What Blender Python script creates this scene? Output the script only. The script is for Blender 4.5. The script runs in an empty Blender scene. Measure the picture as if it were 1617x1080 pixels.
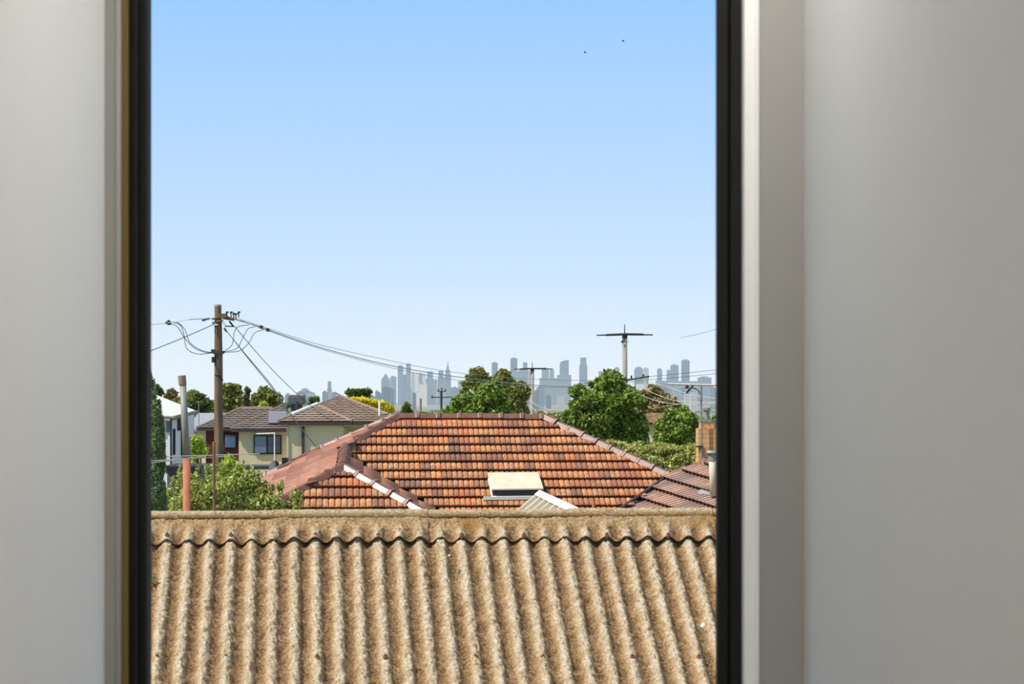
import bpy, math, random
import numpy as np
from mathutils import Vector, Matrix

random.seed(7)
rng = np.random.default_rng(7)
SC = bpy.context.scene
COL = SC.collection
EYE = 5.8                    # camera height above the ground beside the house
F, CX, HY = 3600.0, 808.5, 622.0   # focal length, principal column and horizon row of the photograph (1617 x 1080)

# ------------------------------------------------------------------ measuring helpers
def V3(*a): return np.array(a, float)
def ray(px, py): return V3((px-CX)/F, 1.0, -(py-HY)/F)
def P(px, py, Y): return ray(px, py)*Y + V3(0, 0, EYE)
class Pl:
    def __init__(s, p, n):
        s.p = np.array(p, float); s.n = np.array(n, float)/np.linalg.norm(n)
        if s.n[2] < 0: s.n = -s.n
    def at(s, px, py):
        r = ray(px, py); o = V3(0, 0, EYE)
        return o + r*((s.p-o) @ s.n)/(r @ s.n)
def unit(a): a = np.array(a, float); return a/np.linalg.norm(a)
Z = V3(0, 0, 1)
GY = [0, 60, 110, 300, 600, 1000, 3000, 6000, 11500, 14000]
GZ = [0, -.3, -1.2, -8, -17, -25, -40, -46, -50, -52]
def gz(Y): return float(np.interp(Y, GY, GZ))
def lin(r, g, b):
    f = lambda c: (c/255/12.92) if c/255 <= .04045 else ((c/255+.055)/1.055)**2.4
    return (f(r), f(g), f(b), 1)

# ------------------------------------------------------------------ object helpers
def link(o, parent=None):
    COL.objects.link(o)
    if parent is not None: o.parent = parent
    return o
def tag(o, label=None, cat=None, group=None, kind=None):
    if label: o['label'] = label
    if cat: o['category'] = cat
    if group: o['group'] = group
    if kind: o['kind'] = kind
    return o
def thing(name, label, cat, loc=(0, 0, 0), group=None):
    o = bpy.data.objects.new(name, None); link(o); o.location = Vector(loc); o.empty_display_size = .1
    return tag(o, label, cat, group)

class MB:
    def __init__(s): s.v = []; s.f = []; s.uv = {}
    def add(s, verts, faces):
        n = len(s.v); s.v += [tuple(map(float, q)) for q in verts]; s.f += [tuple(i+n for i in fc) for fc in faces]
        return s
    def box(s, c, size, ax=None):
        ax = ax if ax is not None else (V3(1, 0, 0), V3(0, 1, 0), V3(0, 0, 1))
        c = np.array(c, float); h = [size[i]/2*np.array(ax[i]) for i in range(3)]
        vs = [c+sx*h[0]+sy*h[1]+sz*h[2] for sx in (-1, 1) for sy in (-1, 1) for sz in (-1, 1)]
        return s.add(vs, [(0, 1, 3, 2), (4, 6, 7, 5), (0, 4, 5, 1), (2, 3, 7, 6), (0, 2, 6, 4), (1, 5, 7, 3)])
    def bx(s, x0, x1, y0, y1, z0, z1):
        return s.box(((x0+x1)/2, (y0+y1)/2, (z0+z1)/2), (abs(x1-x0), abs(y1-y0), abs(z1-z0)))
    def tube(s, pts, r, n=8, cap=True):
        pts = [np.array(p, float) for p in pts]; rs = r if isinstance(r, (list, tuple)) else [r]*len(pts)
        rings = []; prev = None
        for i, p in enumerate(pts):
            a = pts[min(i+1, len(pts)-1)]-pts[max(i-1, 0)]; a = unit(a) if np.linalg.norm(a) > 1e-9 else Z
            ref = prev if prev is not None else (V3(1, 0, 0) if abs(a[0]) < .9 else V3(0, 1, 0))
            x = unit(ref-a*(ref @ a)); y = np.cross(a, x); prev = x
            rings.append([p+rs[i]*(math.cos(2*math.pi*k/n)*x+math.sin(2*math.pi*k/n)*y) for k in range(n)])
        vs = [q for rg in rings for q in rg]; fs = []
        for i in range(len(pts)-1):
            for k in range(n):
                fs.append((i*n+k, i*n+(k+1) % n, (i+1)*n+(k+1) % n, (i+1)*n+k))
        if cap: fs += [tuple(range(n))[::-1], tuple(range((len(pts)-1)*n, len(pts)*n))]
        return s.add(vs, fs)
    def prism(s, poly, off):
        n = len(poly); off = np.array(off, float); a = [np.array(p, float) for p in poly]
        vs = a+[p+off for p in a]
        fs = [tuple(range(n))[::-1], tuple(range(n, 2*n))]+[(i, (i+1) % n, (i+1) % n+n, i+n) for i in range(n)]
        return s.add(vs, fs)
    def build(s, name, m, parent=None, smooth=False, bevel=0):
        me = bpy.data.meshes.new(name)
        off = np.array(parent.matrix_basis.translation) if parent is not None else V3(0, 0, 0)
        if parent is not None and parent.parent is not None: off = off+np.array(parent.parent.matrix_basis.translation)
        me.from_pydata([tuple(np.array(q)-off) for q in s.v], [], s.f); me.update()
        import bmesh
        bm = bmesh.new(); bm.from_mesh(me); bmesh.ops.recalc_face_normals(bm, faces=bm.faces); bm.to_mesh(me); bm.free()
        if smooth: me.polygons.foreach_set('use_smooth', [True]*len(me.polygons))
        me.materials.append(m)
        o = bpy.data.objects.new(name, me); link(o, parent)
        if bevel:
            md = o.modifiers.new('bevel', 'BEVEL'); md.width = bevel; md.segments = 2; md.limit_method = 'ANGLE'
        return o
def npmesh(name, verts, faces, m, parent=None, uv=None, smooth=False, attr=None):
    """mesh from arrays; faces (n,k); uv per vertex"""
    off = np.array(parent.matrix_basis.translation) if parent is not None else V3(0, 0, 0)
    verts = np.asarray(verts, float)-off; faces = np.asarray(faces, np.int32)
    me = bpy.data.meshes.new(name); n, k = faces.shape
    me.vertices.add(len(verts)); me.vertices.foreach_set('co', verts.astype(np.float32).ravel())
    me.loops.add(n*k); me.loops.foreach_set('vertex_index', faces.ravel())
    me.polygons.add(n); me.polygons.foreach_set('loop_start', np.arange(0, n*k, k, dtype=np.int32))
    if smooth: me.polygons.foreach_set('use_smooth', np.ones(n, bool))
    if uv is not None:
        l = me.uv_layers.new(name='UVMap'); l.data.foreach_set('uv', np.asarray(uv, np.float32)[faces.ravel()].ravel())
    if attr is not None:
        for kk, a in attr.items():
            at = me.attributes.new(kk, 'FLOAT', 'POINT'); at.data.foreach_set('value', np.asarray(a, np.float32))
    me.update(calc_edges=True); me.materials.append(m)
    return link(bpy.data.objects.new(name, me), parent)

# ------------------------------------------------------------------ materials
class NT:
    def __init__(s, name):
        s.m = bpy.data.materials.new(name); s.m.use_nodes = True; s.t = s.m.node_tree; s.n = s.t.nodes
        s.b = s.n['Principled BSDF']; s.out = s.n['Material Output']
    def new(s, typ, **kw):
        n = s.n.new(typ)
        for k, a in kw.items():
            if k.startswith('i_'):
                key = k[2:]; n.inputs[int(key) if key.isdigit() else key.replace('_', ' ')].default_value = a
            else: setattr(n, k, a)
        return n
    def l(s, a, b): s.t.links.new(a, b)
    def noise(s, scale, detail=3, rough=.55, vec=None, dist=0):
        n = s.new('ShaderNodeTexNoise'); n.inputs['Scale'].default_value = scale; n.inputs['Detail'].default_value = detail
        n.inputs['Roughness'].default_value = rough; n.inputs['Distortion'].default_value = dist
        if vec is not None: s.l(vec, n.inputs['Vector'])
        return n.outputs['Fac']
    def ramp(s, fac, stops, interp='LINEAR'):
        r = s.new('ShaderNodeValToRGB'); cr = r.color_ramp; cr.interpolation = interp
        while len(cr.elements) < len(stops): cr.elements.new(.5)
        for e, (p, c) in zip(cr.elements, stops): e.position = p; e.color = c if len(c) == 4 else (*c, 1)
        s.l(fac, r.inputs['Fac']); return r.outputs['Color']
    def mix(s, fac, a, b, mode='MIX'):
        n = s.new('ShaderNodeMix', data_type='RGBA', blend_type=mode)
        for sock, val in ((n.inputs[0], fac), (n.inputs[6], a), (n.inputs[7], b)):
            if hasattr(val, 'is_output'): s.l(val, sock)
            else: sock.default_value = val
        return n.outputs[2]
    def math(s, op, a, b=0.0):
        n = s.new('ShaderNodeMath', operation=op)
        for i, val in enumerate((a, b)):
            if hasattr(val, 'is_output'): s.l(val, n.inputs[i])
            else: n.inputs[i].default_value = val
        return n.outputs[0]
    def bump(s, h, strength=.5, dist=.01):
        n = s.new('ShaderNodeBump'); n.inputs['Strength'].default_value = strength; n.inputs['Distance'].default_value = dist
        s.l(h, n.inputs['Height']); s.l(n.outputs['Normal'], s.b.inputs['Normal'])
    def obj(s): return s.new('ShaderNodeTexCoord').outputs['Object']
    def uv(s): return s.new('ShaderNodeTexCoord').outputs['UV']
    def done(s, color=None, rough=.6, metal=0, spec=.5):
        if color is not None:
            if hasattr(color, 'is_output'): s.l(color, s.b.inputs['Base Color'])
            else: s.b.inputs['Base Color'].default_value = color
        s.b.inputs['Roughness'].default_value = rough; s.b.inputs['Metallic'].default_value = metal
        s.b.inputs['Specular IOR Level'].default_value = spec
        return s.m
def plain(name, rgb, rough=.6, metal=0, var=.12, scale=8, spec=.4, bump=0, bscale=60):
    t = NT(name); o = t.obj(); c = lin(*rgb)
    d = tuple(x*(1-var) for x in c[:3])+(1,); e = tuple(min(1, x*(1+var)) for x in c[:3])+(1,)
    col = t.ramp(t.noise(scale, 4, .6, o), [(.3, d), (.7, e)])
    if bump: t.bump(t.noise(bscale, 3, .6, o), bump, .004)
    return t.done(col, rough, metal, spec)

def mat_tiles(name, cols, lichen=(176, 152, 112), lich=.5, rough=.75, dark=.35, joint=.75, jw=.12):
    """roof tiles: one colour per tile cell of the UV map, lichen blotches, soft grain"""
    t = NT(name); uv = t.uv(); o = t.obj()
    fl = t.new('ShaderNodeVectorMath', operation='FLOOR'); t.l(uv, fl.inputs[0])
    w = t.new('ShaderNodeTexWhiteNoise', noise_dimensions='2D'); t.l(fl.outputs[0], w.inputs['Vector'])
    grp = t.noise(.33, 1, .5, fl.outputs[0])                          # batches of tiles of a like firing
    f = t.math('ADD', t.math('MULTIPLY', w.outputs['Value'], .62), t.math('MULTIPLY', grp, .42))
    n = len(cols)
    col = t.ramp(f, [(.06+.84*i/(n-1), lin(*c)) for i, c in enumerate(cols)])
    ux = t.new('ShaderNodeSeparateXYZ'); t.l(uv, ux.inputs[0])
    hv = t.new('ShaderNodeVectorMath', operation='MULTIPLY'); t.l(uv, hv.inputs[0]); hv.inputs[1].default_value = (2, 1, 1)
    hf = t.new('ShaderNodeVectorMath', operation='FLOOR'); t.l(hv.outputs[0], hf.inputs[0])
    w2 = t.new('ShaderNodeTexWhiteNoise', noise_dimensions='2D'); t.l(hf.outputs[0], w2.inputs['Vector'])
    col = t.mix(t.math('MULTIPLY', w2.outputs['Value'], .55), col, lin(132, 96, 78))
    lf = t.ramp(t.noise(11, 5, .72, o), [(.46, (0, 0, 0, 1)), (.58, (1, 1, 1, 1))])
    patch = t.ramp(t.math('ADD', t.math('MULTIPLY', t.noise(.8, 2, .5, o), .7), t.math('MULTIPLY', w.outputs['Value'], .35)), [(.40, (.12, .12, .12, 1)), (.62, (1, 1, 1, 1))])
    lm = t.math('MULTIPLY', t.math('MULTIPLY', lf, patch), lich)
    col = t.mix(lm, col, lin(*lichen))
    jt = t.math('FRACT', t.math('ADD', t.math('MULTIPLY', ux.outputs['X'], 2), .08))
    jm = t.ramp(jt, [(0, (1, 1, 1, 1)), (jw, (1, 1, 1, 1)), (jw+.03, (0, 0, 0, 1))])
    col = t.mix(t.math('MULTIPLY', jm, joint), col, lin(70, 46, 38))
    dk = t.ramp(t.noise(38, 4, .7, o), [(.55, (0, 0, 0, 1)), (.7, (1, 1, 1, 1))])
    col = t.mix(t.math('MULTIPLY', dk, dark), col, lin(82, 58, 46))
    t.bump(t.noise(70, 3, .6, o), .35, .006)
    return t.done(col, rough, 0, .3)

def mat_corrugated():
    t = NT('weathered_fibre_cement'); o = t.obj()
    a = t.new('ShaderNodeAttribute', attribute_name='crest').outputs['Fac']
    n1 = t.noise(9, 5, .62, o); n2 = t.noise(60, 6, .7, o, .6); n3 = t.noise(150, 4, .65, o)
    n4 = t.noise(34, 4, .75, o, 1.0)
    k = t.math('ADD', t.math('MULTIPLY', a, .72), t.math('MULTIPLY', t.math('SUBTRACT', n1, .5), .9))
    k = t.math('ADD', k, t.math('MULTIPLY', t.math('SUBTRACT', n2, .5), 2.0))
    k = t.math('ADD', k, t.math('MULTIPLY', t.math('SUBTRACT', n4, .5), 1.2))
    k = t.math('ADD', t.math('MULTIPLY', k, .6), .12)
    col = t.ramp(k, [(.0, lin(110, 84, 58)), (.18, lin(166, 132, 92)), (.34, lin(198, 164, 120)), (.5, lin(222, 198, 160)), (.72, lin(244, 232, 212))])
    sp2 = t.ramp(t.noise(26, 3, .55, o), [(.66, (0, 0, 0, 1)), (.70, (1, 1, 1, 1))])
    col = t.mix(t.math('MULTIPLY', sp2, .7), col, lin(100, 82, 62))
    m = t.new('ShaderNodeAttribute', attribute_name='moss').outputs['Fac']     # ochre moss along the cap roll
    mm = t.math('MULTIPLY', m, t.ramp(n1, [(.35, (.25, .25, .25, 1)), (.62, (1, 1, 1, 1))]))
    col = t.mix(mm, col, lin(166, 122, 50))
    h = t.math('ADD', n2, t.math('MULTIPLY', n3, .5)); h = t.math('ADD', h, n4)
    t.bump(h, 1.0, .02)
    return t.done(col, .95, 0, .15)

def mat_brick(name, c1, c2, mortar, scale=1.0):
    t = NT(name); uv = t.uv()
    b = t.new('ShaderNodeTexBrick'); t.l(uv, b.inputs['Vector'])
    b.inputs['Color1'].default_value = lin(*c1); b.inputs['Color2'].default_value = lin(*c2); b.inputs['Mortar'].default_value = lin(*mortar)
    b.inputs['Scale'].default_value = scale; b.inputs['Brick Width'].default_value = .24; b.inputs['Row Height'].default_value = .086
    b.inputs['Mortar Size'].default_value = .008; b.inputs['Bias'].default_value = 0
    col = t.mix(.35, b.outputs['Color'], t.ramp(t.noise(5, 4, .6, t.obj()), [(.3, lin(*c1)), (.7, lin(*c2))]))
    t.bump(b.outputs['Fac'], -.4, .006)
    return t.done(col, .85, 0, .2)

def mat_boards(name, rgb, pitch):
    t = NT(name); o = t.obj()
    sx = t.new('ShaderNodeSeparateXYZ'); t.l(o, sx.inputs[0])
    fr = t.math('FRACT', t.math('DIVIDE', sx.outputs['Z'], pitch))
    ln = t.ramp(fr, [(.0, (1, 1, 1, 1)), (.10, (0, 0, 0, 1))])
    c = lin(*rgb); col = t.mix(t.math('MULTIPLY', ln, .35), c, tuple(x*.45 for x in c[:3])+(1,))
    t.bump(fr, .6, .02)
    return t.done(col, .6, 0, .3)

def mat_leaf(name, cols, rough=.5, trans=.35):
    t = NT(name); uv = t.uv(); sx = t.new('ShaderNodeSeparateXYZ'); t.l(uv, sx.inputs[0])
    n = len(cols)
    col = t.ramp(sx.outputs['X'], [(i/(n-1), lin(*c)) for i, c in enumerate(cols)])
    t.done(col, rough, 0, .35)
    tr = t.new('ShaderNodeBsdfTranslucent'); t.l(t.mix(.3, col, lin(190, 210, 60)), tr.inputs['Color'])
    mx = t.new('ShaderNodeMixShader'); mx.inputs[0].default_value = trans
    t.l(t.b.outputs[0], mx.inputs[1]); t.l(tr.outputs[0], mx.inputs[2]); t.l(mx.outputs[0], t.out.inputs['Surface'])
    return t.m

def mat_tower(name, rgb, sx=10.5, sz=4.0, k=.18):
    t = NT(name); o = t.obj(); s = t.new('ShaderNodeSeparateXYZ'); t.l(o, s.inputs[0])
    g = t.math('FRACT', t.math('DIVIDE', s.outputs['X'], sx)); h = t.math('FRACT', t.math('DIVIDE', s.outputs['Z'], sz*3))
    w = t.math('MULTIPLY', t.math('GREATER_THAN', g, .3), t.math('GREATER_THAN', h, .35))
    c = lin(*rgb); col = t.mix(t.math('MULTIPLY', w, k*2), c, tuple(x*.5 for x in c[:3])+(1,))
    return t.done(col, .45, 0, .4)

M = dict(
    corr=mat_corrugated(),
    terra=mat_tiles('terracotta_tiles', [(104, 80, 72), (134, 92, 74), (172, 104, 72), (194, 114, 70), (212, 126, 74), (206, 116, 66), (234, 142, 70)], (186, 164, 122), lich=.85),
    terra_red=mat_tiles('terracotta_tiles_red', [(122, 76, 56), (148, 92, 66), (166, 106, 76), (182, 122, 90)], (196, 160, 130), .35, .6, .45, .9, .2),
    terra_brown=mat_tiles('terracotta_tiles_brown', [(200, 130, 86), (216, 142, 92), (226, 152, 98)], (150, 120, 90), .5, .7, .4, .6, .3),
    terra_grey=mat_tiles('terracotta_tiles_weathered', [(124, 100, 92), (142, 116, 106), (160, 130, 116), (182, 132, 104), (150, 120, 108)], (176, 160, 146), .5, .6, .4, .9, .2),
    cap=None,
    concrete_tile=mat_tiles('brown_concrete_tiles', [(140, 124, 110), (150, 134, 118), (162, 144, 128)], (150, 140, 124), .3, .8, .2, .1),
    grey_tile=mat_tiles('grey_concrete_tiles', [(100, 96, 92), (116, 112, 106), (128, 124, 118)], (150, 150, 144), .25, .8, .2, .1),
    siding=mat_boards('cream_weatherboard', (228, 214, 172), .18),
    render_white=plain('white_render', (238, 238, 236), .8, var=.04),
    cream_wall=plain('cream_wall', (222, 210, 178), .8, var=.05),
    brick_red=mat_brick('dark_red_brick', (112, 58, 48), (96, 48, 42), (110, 84, 76)),
    brick_tan=mat_brick('tan_chimney_brick', (226, 176, 118), (208, 150, 100), (160, 120, 92)),
    dark_metal=plain('charcoal_metal', (58, 60, 64), .5, var=.1),
    gutter=plain('brown_gutter', (70, 58, 54), .5, var=.1),
    galv=plain('galvanised_steel', (140, 139, 130), .55, .1, var=.12, scale=5),
    zinc=plain('pale_zinc_roofing', (206, 206, 200), .55, .0, var=.05),
    greyroof=plain('grey_sheet_roofing', (150, 152, 156), .55, .0, var=.05),
    rust=plain('rusty_steel', (178, 108, 80), .85, var=.2, scale=9),
    whitep=plain('white_paint', (236, 234, 228), .45, var=.04),
    cream_metal=plain('cream_sheet_metal', (142, 127, 100), .5, var=.06),
    cream_hatch=plain('cream_painted_hatch', (206, 196, 170), .7, var=.10, scale=5),
    lead=plain('lead_flashing', (150, 146, 136), .6, var=.12),
    dark_glass=plain('dark_window_glass', (44, 52, 66), .08, var=.1, spec=.8),
    blue_glass=plain('sky_lit_window_glass', (92, 112, 140), .08, var=.08, spec=.8),
    black=plain('black_fittings', (34, 34, 36), .5, var=.15),
    timber=None,
    concrete_pole=plain('grey_timber_pole', (148, 142, 128), .85, var=.12, scale=6),
    cable=plain('black_cable', (44, 44, 46), .6, var=.1),
    cable_alu=plain('weathered_aluminium_cable', (150, 150, 142), .5, var=.1),
    cable_pale=plain('weathered_cable', (196, 188, 172), .6, var=.1),
    insul=plain('brown_insulator', (120, 70, 60), .3, var=.1),
    bark=plain('tree_bark', (104, 88, 72), .9, var=.25, scale=6),
    ground=plain('dry_suburban_ground', (120, 116, 84), .95, var=.25, scale=.2),
    fence=plain('charcoal_panel', (96, 98, 102), .6, var=.08),
    terracotta_pipe=plain('terracotta_pipe', (196, 122, 66), .6, var=.1),
    rust_bolt=plain('rusted_bolt', (140, 96, 70), .8, var=.2, scale=60),
    pale_lichen=plain('white_lichen', (240, 234, 220), .9, var=.05),
)
def mat_timber():
    t = NT('weathered_timber_pole'); o = t.obj()
    mp = t.new('ShaderNodeMapping'); t.l(o, mp.inputs['Vector']); mp.inputs['Scale'].default_value = (14, 14, .7)
    n = t.noise(1.2, 5, .65, mp.outputs[0])
    col = t.ramp(n, [(.25, lin(80, 66, 54)), (.5, lin(118, 98, 78)), (.8, lin(150, 130, 106))])
    t.bump(n, .5, .02); return t.done(col, .9, 0, .2)
M['timber'] = mat_timber()
def mat_cap(nm, rough):
    t = NT(nm); o = t.obj()
    col = t.ramp(t.noise(7, 4, .6, o), [(.3, lin(94, 62, 48)), (.7, lin(128, 86, 66))])
    col = t.mix(t.ramp(t.noise(30, 4, .7, o), [(.6, (0, 0, 0, 1)), (.68, (.6, .6, .6, 1))]), col, lin(176, 130, 92))
    return t.done(col, rough, 0, .62)
M['cap'] = mat_cap('dull_ridge_cap', .47); M['cap_gloss'] = mat_cap('glazed_ridge_cap', .33)
M['mortar'] = plain('red_bedding_mortar', (176, 84, 58), .9, var=.15, scale=20)

# ------------------------------------------------------------------ value noise for lumps
def vnoise(x, y, seed):
    xi = np.floor(x).astype(np.int64); yi = np.floor(y).astype(np.int64); fx = x-xi; fy = y-yi
    fx = fx*fx*(3-2*fx); fy = fy*fy*(3-2*fy)
    def h(a, b):
        n = (a*374761393+b*668265263+seed*1442695041) & 0x7fffffff
        n = ((n ^ (n >> 13))*1274126177) & 0x7fffffff
        return ((n ^ (n >> 16)) & 0xffff)/65535.0
    return (h(xi, yi)*(1-fx)+h(xi+1, yi)*fx)*(1-fy)+(h(xi, yi+1)*(1-fx)+h(xi+1, yi+1)*fx)*fy

# ================================================================== THE ROOM BY THE WINDOW
XL, XR, YW = -.715, .513, 4.0
FL, CE = EYE-1.6, EYE+1.4
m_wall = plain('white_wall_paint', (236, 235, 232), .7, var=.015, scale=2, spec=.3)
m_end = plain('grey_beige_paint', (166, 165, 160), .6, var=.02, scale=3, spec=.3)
m_alu = plain('white_powdercoat', (250, 250, 250), .4, var=.02)
m_floor = plain('oak_floor', (170, 140, 108), .5, var=.15, scale=4)
def struct(name, mb, m, parent=None, **kw):
    o = mb.build(name, m, parent, **kw)
    if parent is None: o['kind'] = 'structure'
    return o
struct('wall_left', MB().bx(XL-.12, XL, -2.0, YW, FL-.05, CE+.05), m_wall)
struct('wall_right', MB().bx(XR, XR+.12, -2.0, YW, FL-.05, CE+.05), plain('shaded_white_wall_paint', (216, 216, 213), .7, var=.015, scale=2, spec=.3))  # white paint greyed, so the wall's shade is partly in its colour
struct('wall_back', MB().bx(XL-.12, XR+.12, -2.12, -2.0, FL-.05, CE+.05), m_wall)
struct('floor', MB().bx(XL-.12, XR+.12, -2.12, YW+.25, FL-.2, FL-.0), m_floor)
struct('ceiling', MB().bx(XL-.12, XR+.12, -2.12, YW+.25, CE, CE+.15), m_wall)
ox0, ox1 = -.6865, .4315           # wall opening
SILL, HEAD = EYE-.95, EYE+.98
w = MB(); w.bx(XL-.12, ox0, YW, YW+.2, FL, CE); w.bx(ox1, XR+.12, YW, YW+.2, FL, CE)
w.bx(ox0, ox1, YW, YW+.2, FL, SILL); w.bx(ox0, ox1, YW, YW+.2, HEAD, CE)
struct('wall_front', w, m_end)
WIN = bpy.data.objects.new('window_1', None); link(WIN); WIN['kind'] = 'structure'; WIN['label'] = 'tall white framed window standing open with black seals on both sides'
# right: white frame with a fine groove, then the black stile of two bands
w = MB(); w.bx(.4085, ox1+.001, YW+.008, YW+.1, SILL, HEAD); w.bx(.4265, ox1+.002, YW-.004, YW+.02, SILL, HEAD)
w.build('window_frame', m_alu, WIN, bevel=.0015)
m_pile = NT('olive_woven_pile'); uvo = m_pile.obj()
wv = m_pile.new('ShaderNodeTexWave', wave_type='BANDS', bands_direction='Z'); m_pile.l(uvo, wv.inputs['Vector']); wv.inputs['Scale'].default_value = 90
m_pile = m_pile.done(m_pile.ramp(wv.outputs['Fac'], [(.2, lin(106, 90, 50)), (.8, lin(136, 118, 72))]), .9, 0, .1)
m_seal = plain('black_window_seal', (24, 24, 23), .75, var=.25, scale=400, spec=.3)
ws = MB()
ws.bx(.366, .3865, YW+.06, YW+.1, SILL, HEAD); ws.bx(.3885, .4105, YW+.05, YW+.1, SILL, HEAD); ws.bx(.37, .409, YW+.085, YW+.11, SILL, HEAD)
ws.build('sash_stile', m_seal, WIN, bevel=.004)
w = MB(); w.bx(ox0-.001, -.6775, YW+.004, YW+.1, SILL, HEAD)
w.build('pile_seal', m_pile, WIN)
w = MB(); w.bx(-.6785, -.663, YW+.03, YW+.1, SILL, HEAD); w.bx(-.664, -.648, YW+.045, YW+.1, SILL, HEAD)
w.build('sash_stile', m_seal, WIN, bevel=.004)
# left plaster margin: a softly rounded bead
w = MB()
w.tube([(ox0-.006, YW+.004, FL), (ox0-.006, YW+.004, CE)], .0062, 16)
w.build('window_bead', m_end, WIN, smooth=True)
w = MB(); w.bx(ox0, ox1, YW+.01, YW+.2, SILL-.02, SILL+.012); w.build('window_sill', m_alu, WIN, bevel=.003)
w = MB(); w.bx(ox0, ox1, YW+.01, YW+.1, HEAD-.03, HEAD+.002); w.build('window_head', m_alu, WIN)
# unseen ceiling lamp added to brighten the room
lamp = thing('ceiling_fill_lamp', 'added round fill lamp, out of view on the ceiling near the window', 'lamp', (.2, 3.45, CE))
t_ = NT('fill_diffuser'); t_.b.inputs['Emission Color'].default_value = (1, .96, .91, 1); t_.b.inputs['Emission Strength'].default_value = 33.0
t_ = t_.done((.9, .9, .88, 1), .5)
def disc(c, r, z0, z1, n=32):
    return MB().tube([(c[0], c[1], z0), (c[0], c[1], z1)], r, n)
disc((.2, 3.45), .17, CE-.025, CE-.0005).build('lamp_base', m_alu, lamp)
disc((.2, 3.45), .15, CE-.07, CE-.024).build('diffuser', t_, lamp)
wl = thing('wall_fill_lamp', 'added globe fill lamp, out of view on the right wall of the narrow room', 'lamp', (XR, .5, EYE+.05))  # unseen globe, added to lift the end wall and left wall
MB().tube([(XR-.002, .5, EYE+.05), (XR-.03, .5, EYE+.05)], .05, 20).build('wall_plate', m_alu, wl)
t2 = NT('fill_globe'); t2.b.inputs['Emission Color'].default_value = (1, .98, .95, 1); t2.b.inputs['Emission Strength'].default_value = 115.0
t2 = t2.done((.9, .9, .88, 1), .5)
gl = MB(); gp = [(XR-.11+.085*math.cos(a), .5, EYE+.05) for a in np.linspace(0, math.pi, 13)]
gl.tube(gp, [max(.002, .085*math.sin(a)) for a in np.linspace(0, math.pi, 13)], 20); gl.build('globe', t2, wl, smooth=True)
# storey below the room
struct('wall_outer', MB().bx(XL-2.5, XR+2.5, YW-5, YW+.19, -.5, FL-.2), M['cream_wall'])

# ================================================================== CORRUGATED SHED ROOF
ry, pp = math.radians(5.5), math.radians(29.25)
ur = V3(math.cos(ry), math.sin(ry), 0); vr = V3(-math.sin(ry), math.cos(ry), 0)
dr = -vr*math.cos(pp)-Z*math.sin(pp); nr = -vr*math.sin(pp)+Z*math.cos(pp)
O = P(400, 823.5, 16.1)
roofpl = Pl(O, nr)
def st(px, py, lift=0):
    pl = Pl(O+nr*lift, nr); q = pl.at(px, py)-O; return q @ ur, q @ dr
PITCH = .146
s_crest = st(263, 858, .045)[0]
shed = thing('shed', 'low shed with weathered tan corrugated roof just outside the window', 'shed', tuple(O*V3(1, 1, 0)))
AMP = .0245
s_rust = st(745, 840, .03)[0]; s_rust2 = st(1115, 830, .03)[0]
def prof(s):
    c = np.cos(2*np.pi*(s-s_crest)/PITCH); return AMP*np.sign(c)*np.abs(c)**.85
def sheet(s0, s1, t0, t1, lift, seed, edge=True, cap=False, ds=.0068, dt=.009, flat_from=None, parent=shed):
    ns = int((s1-s0)/ds)+1; nt = max(2, int((t1-t0)/dt)+1)
    S, T = np.meshgrid(np.linspace(s0, s1, ns), np.linspace(t0, t1, nt))
    A = np.ones_like(S)
    if cap: A = np.clip((T-t0)/(t1-t0)*1.35-.12, 0, 1); A = A*A*(3-2*A)
    base = prof(S)*A
    lump = (vnoise(S*26, T*20, seed)-.5)*.012+(vnoise(S*55, T*42, seed+5)-.5)*.016+(vnoise(S*95, T*75, seed+9)-.5)*.016
    cr = np.clip(base/AMP*.5+.5, 0, 1)
    if cap: lump = lump*np.clip((t1-T)/.05, .15, 1)
    h = lift+base+lump*(.35+.75*cr)
    if cap: h = h+(1-A)*.012
    tj = T.copy(); tj[-1] += (vnoise(S[-1]*40, S[-1]*0, seed)-.5)*.008
    co = O+S[..., None]*ur+tj[..., None]*dr+h[..., None]*nr
    v = co.reshape(-1, 3); idx = np.arange(nt*ns).reshape(nt, ns)
    f = np.stack([idx[:-1, :-1], idx[:-1, 1:], idx[1:, 1:], idx[1:, :-1]], -1).reshape(-1, 4)
    crest = cr.ravel(); moss = ((1-A)*.2+np.clip((1-A)*1.4+.25, 0, 1)*(np.exp(-((S-s_rust)/.10)**2)+.7*np.exp(-((S-s_rust2)/.12)**2))*.9 if cap else np.zeros_like(S)); moss = np.clip(moss, 0, 1).ravel()
    # underside strip with the cut edge, 8 mm thick
    n0 = len(v)
    e1 = co[-1]-nr*.008; e2 = co[max(0, nt-1-int(.12/dt))]-nr*.008
    v = np.concatenate([v, e1, e2]); i1 = n0+np.arange(ns); i2 = n0+ns+np.arange(ns); last = idx[-1]
    f = np.concatenate([f, np.stack([last[:-1], last[1:], i1[1:], i1[:-1]], -1), np.stack([i1[:-1], i1[1:], i2[1:], i2[:-1]], -1)])
    crest = np.concatenate([crest, crest[-ns:], crest[-ns:]]); moss = np.concatenate([moss, moss[-ns:], moss[-ns:]])
    return v, f, dict(crest=crest, moss=moss)
W7 = PITCH*7.15
s_lap = st(463, 900, .045)[0]
laps = [s_lap+(i-2)*W7 for i in range(7)]
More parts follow.
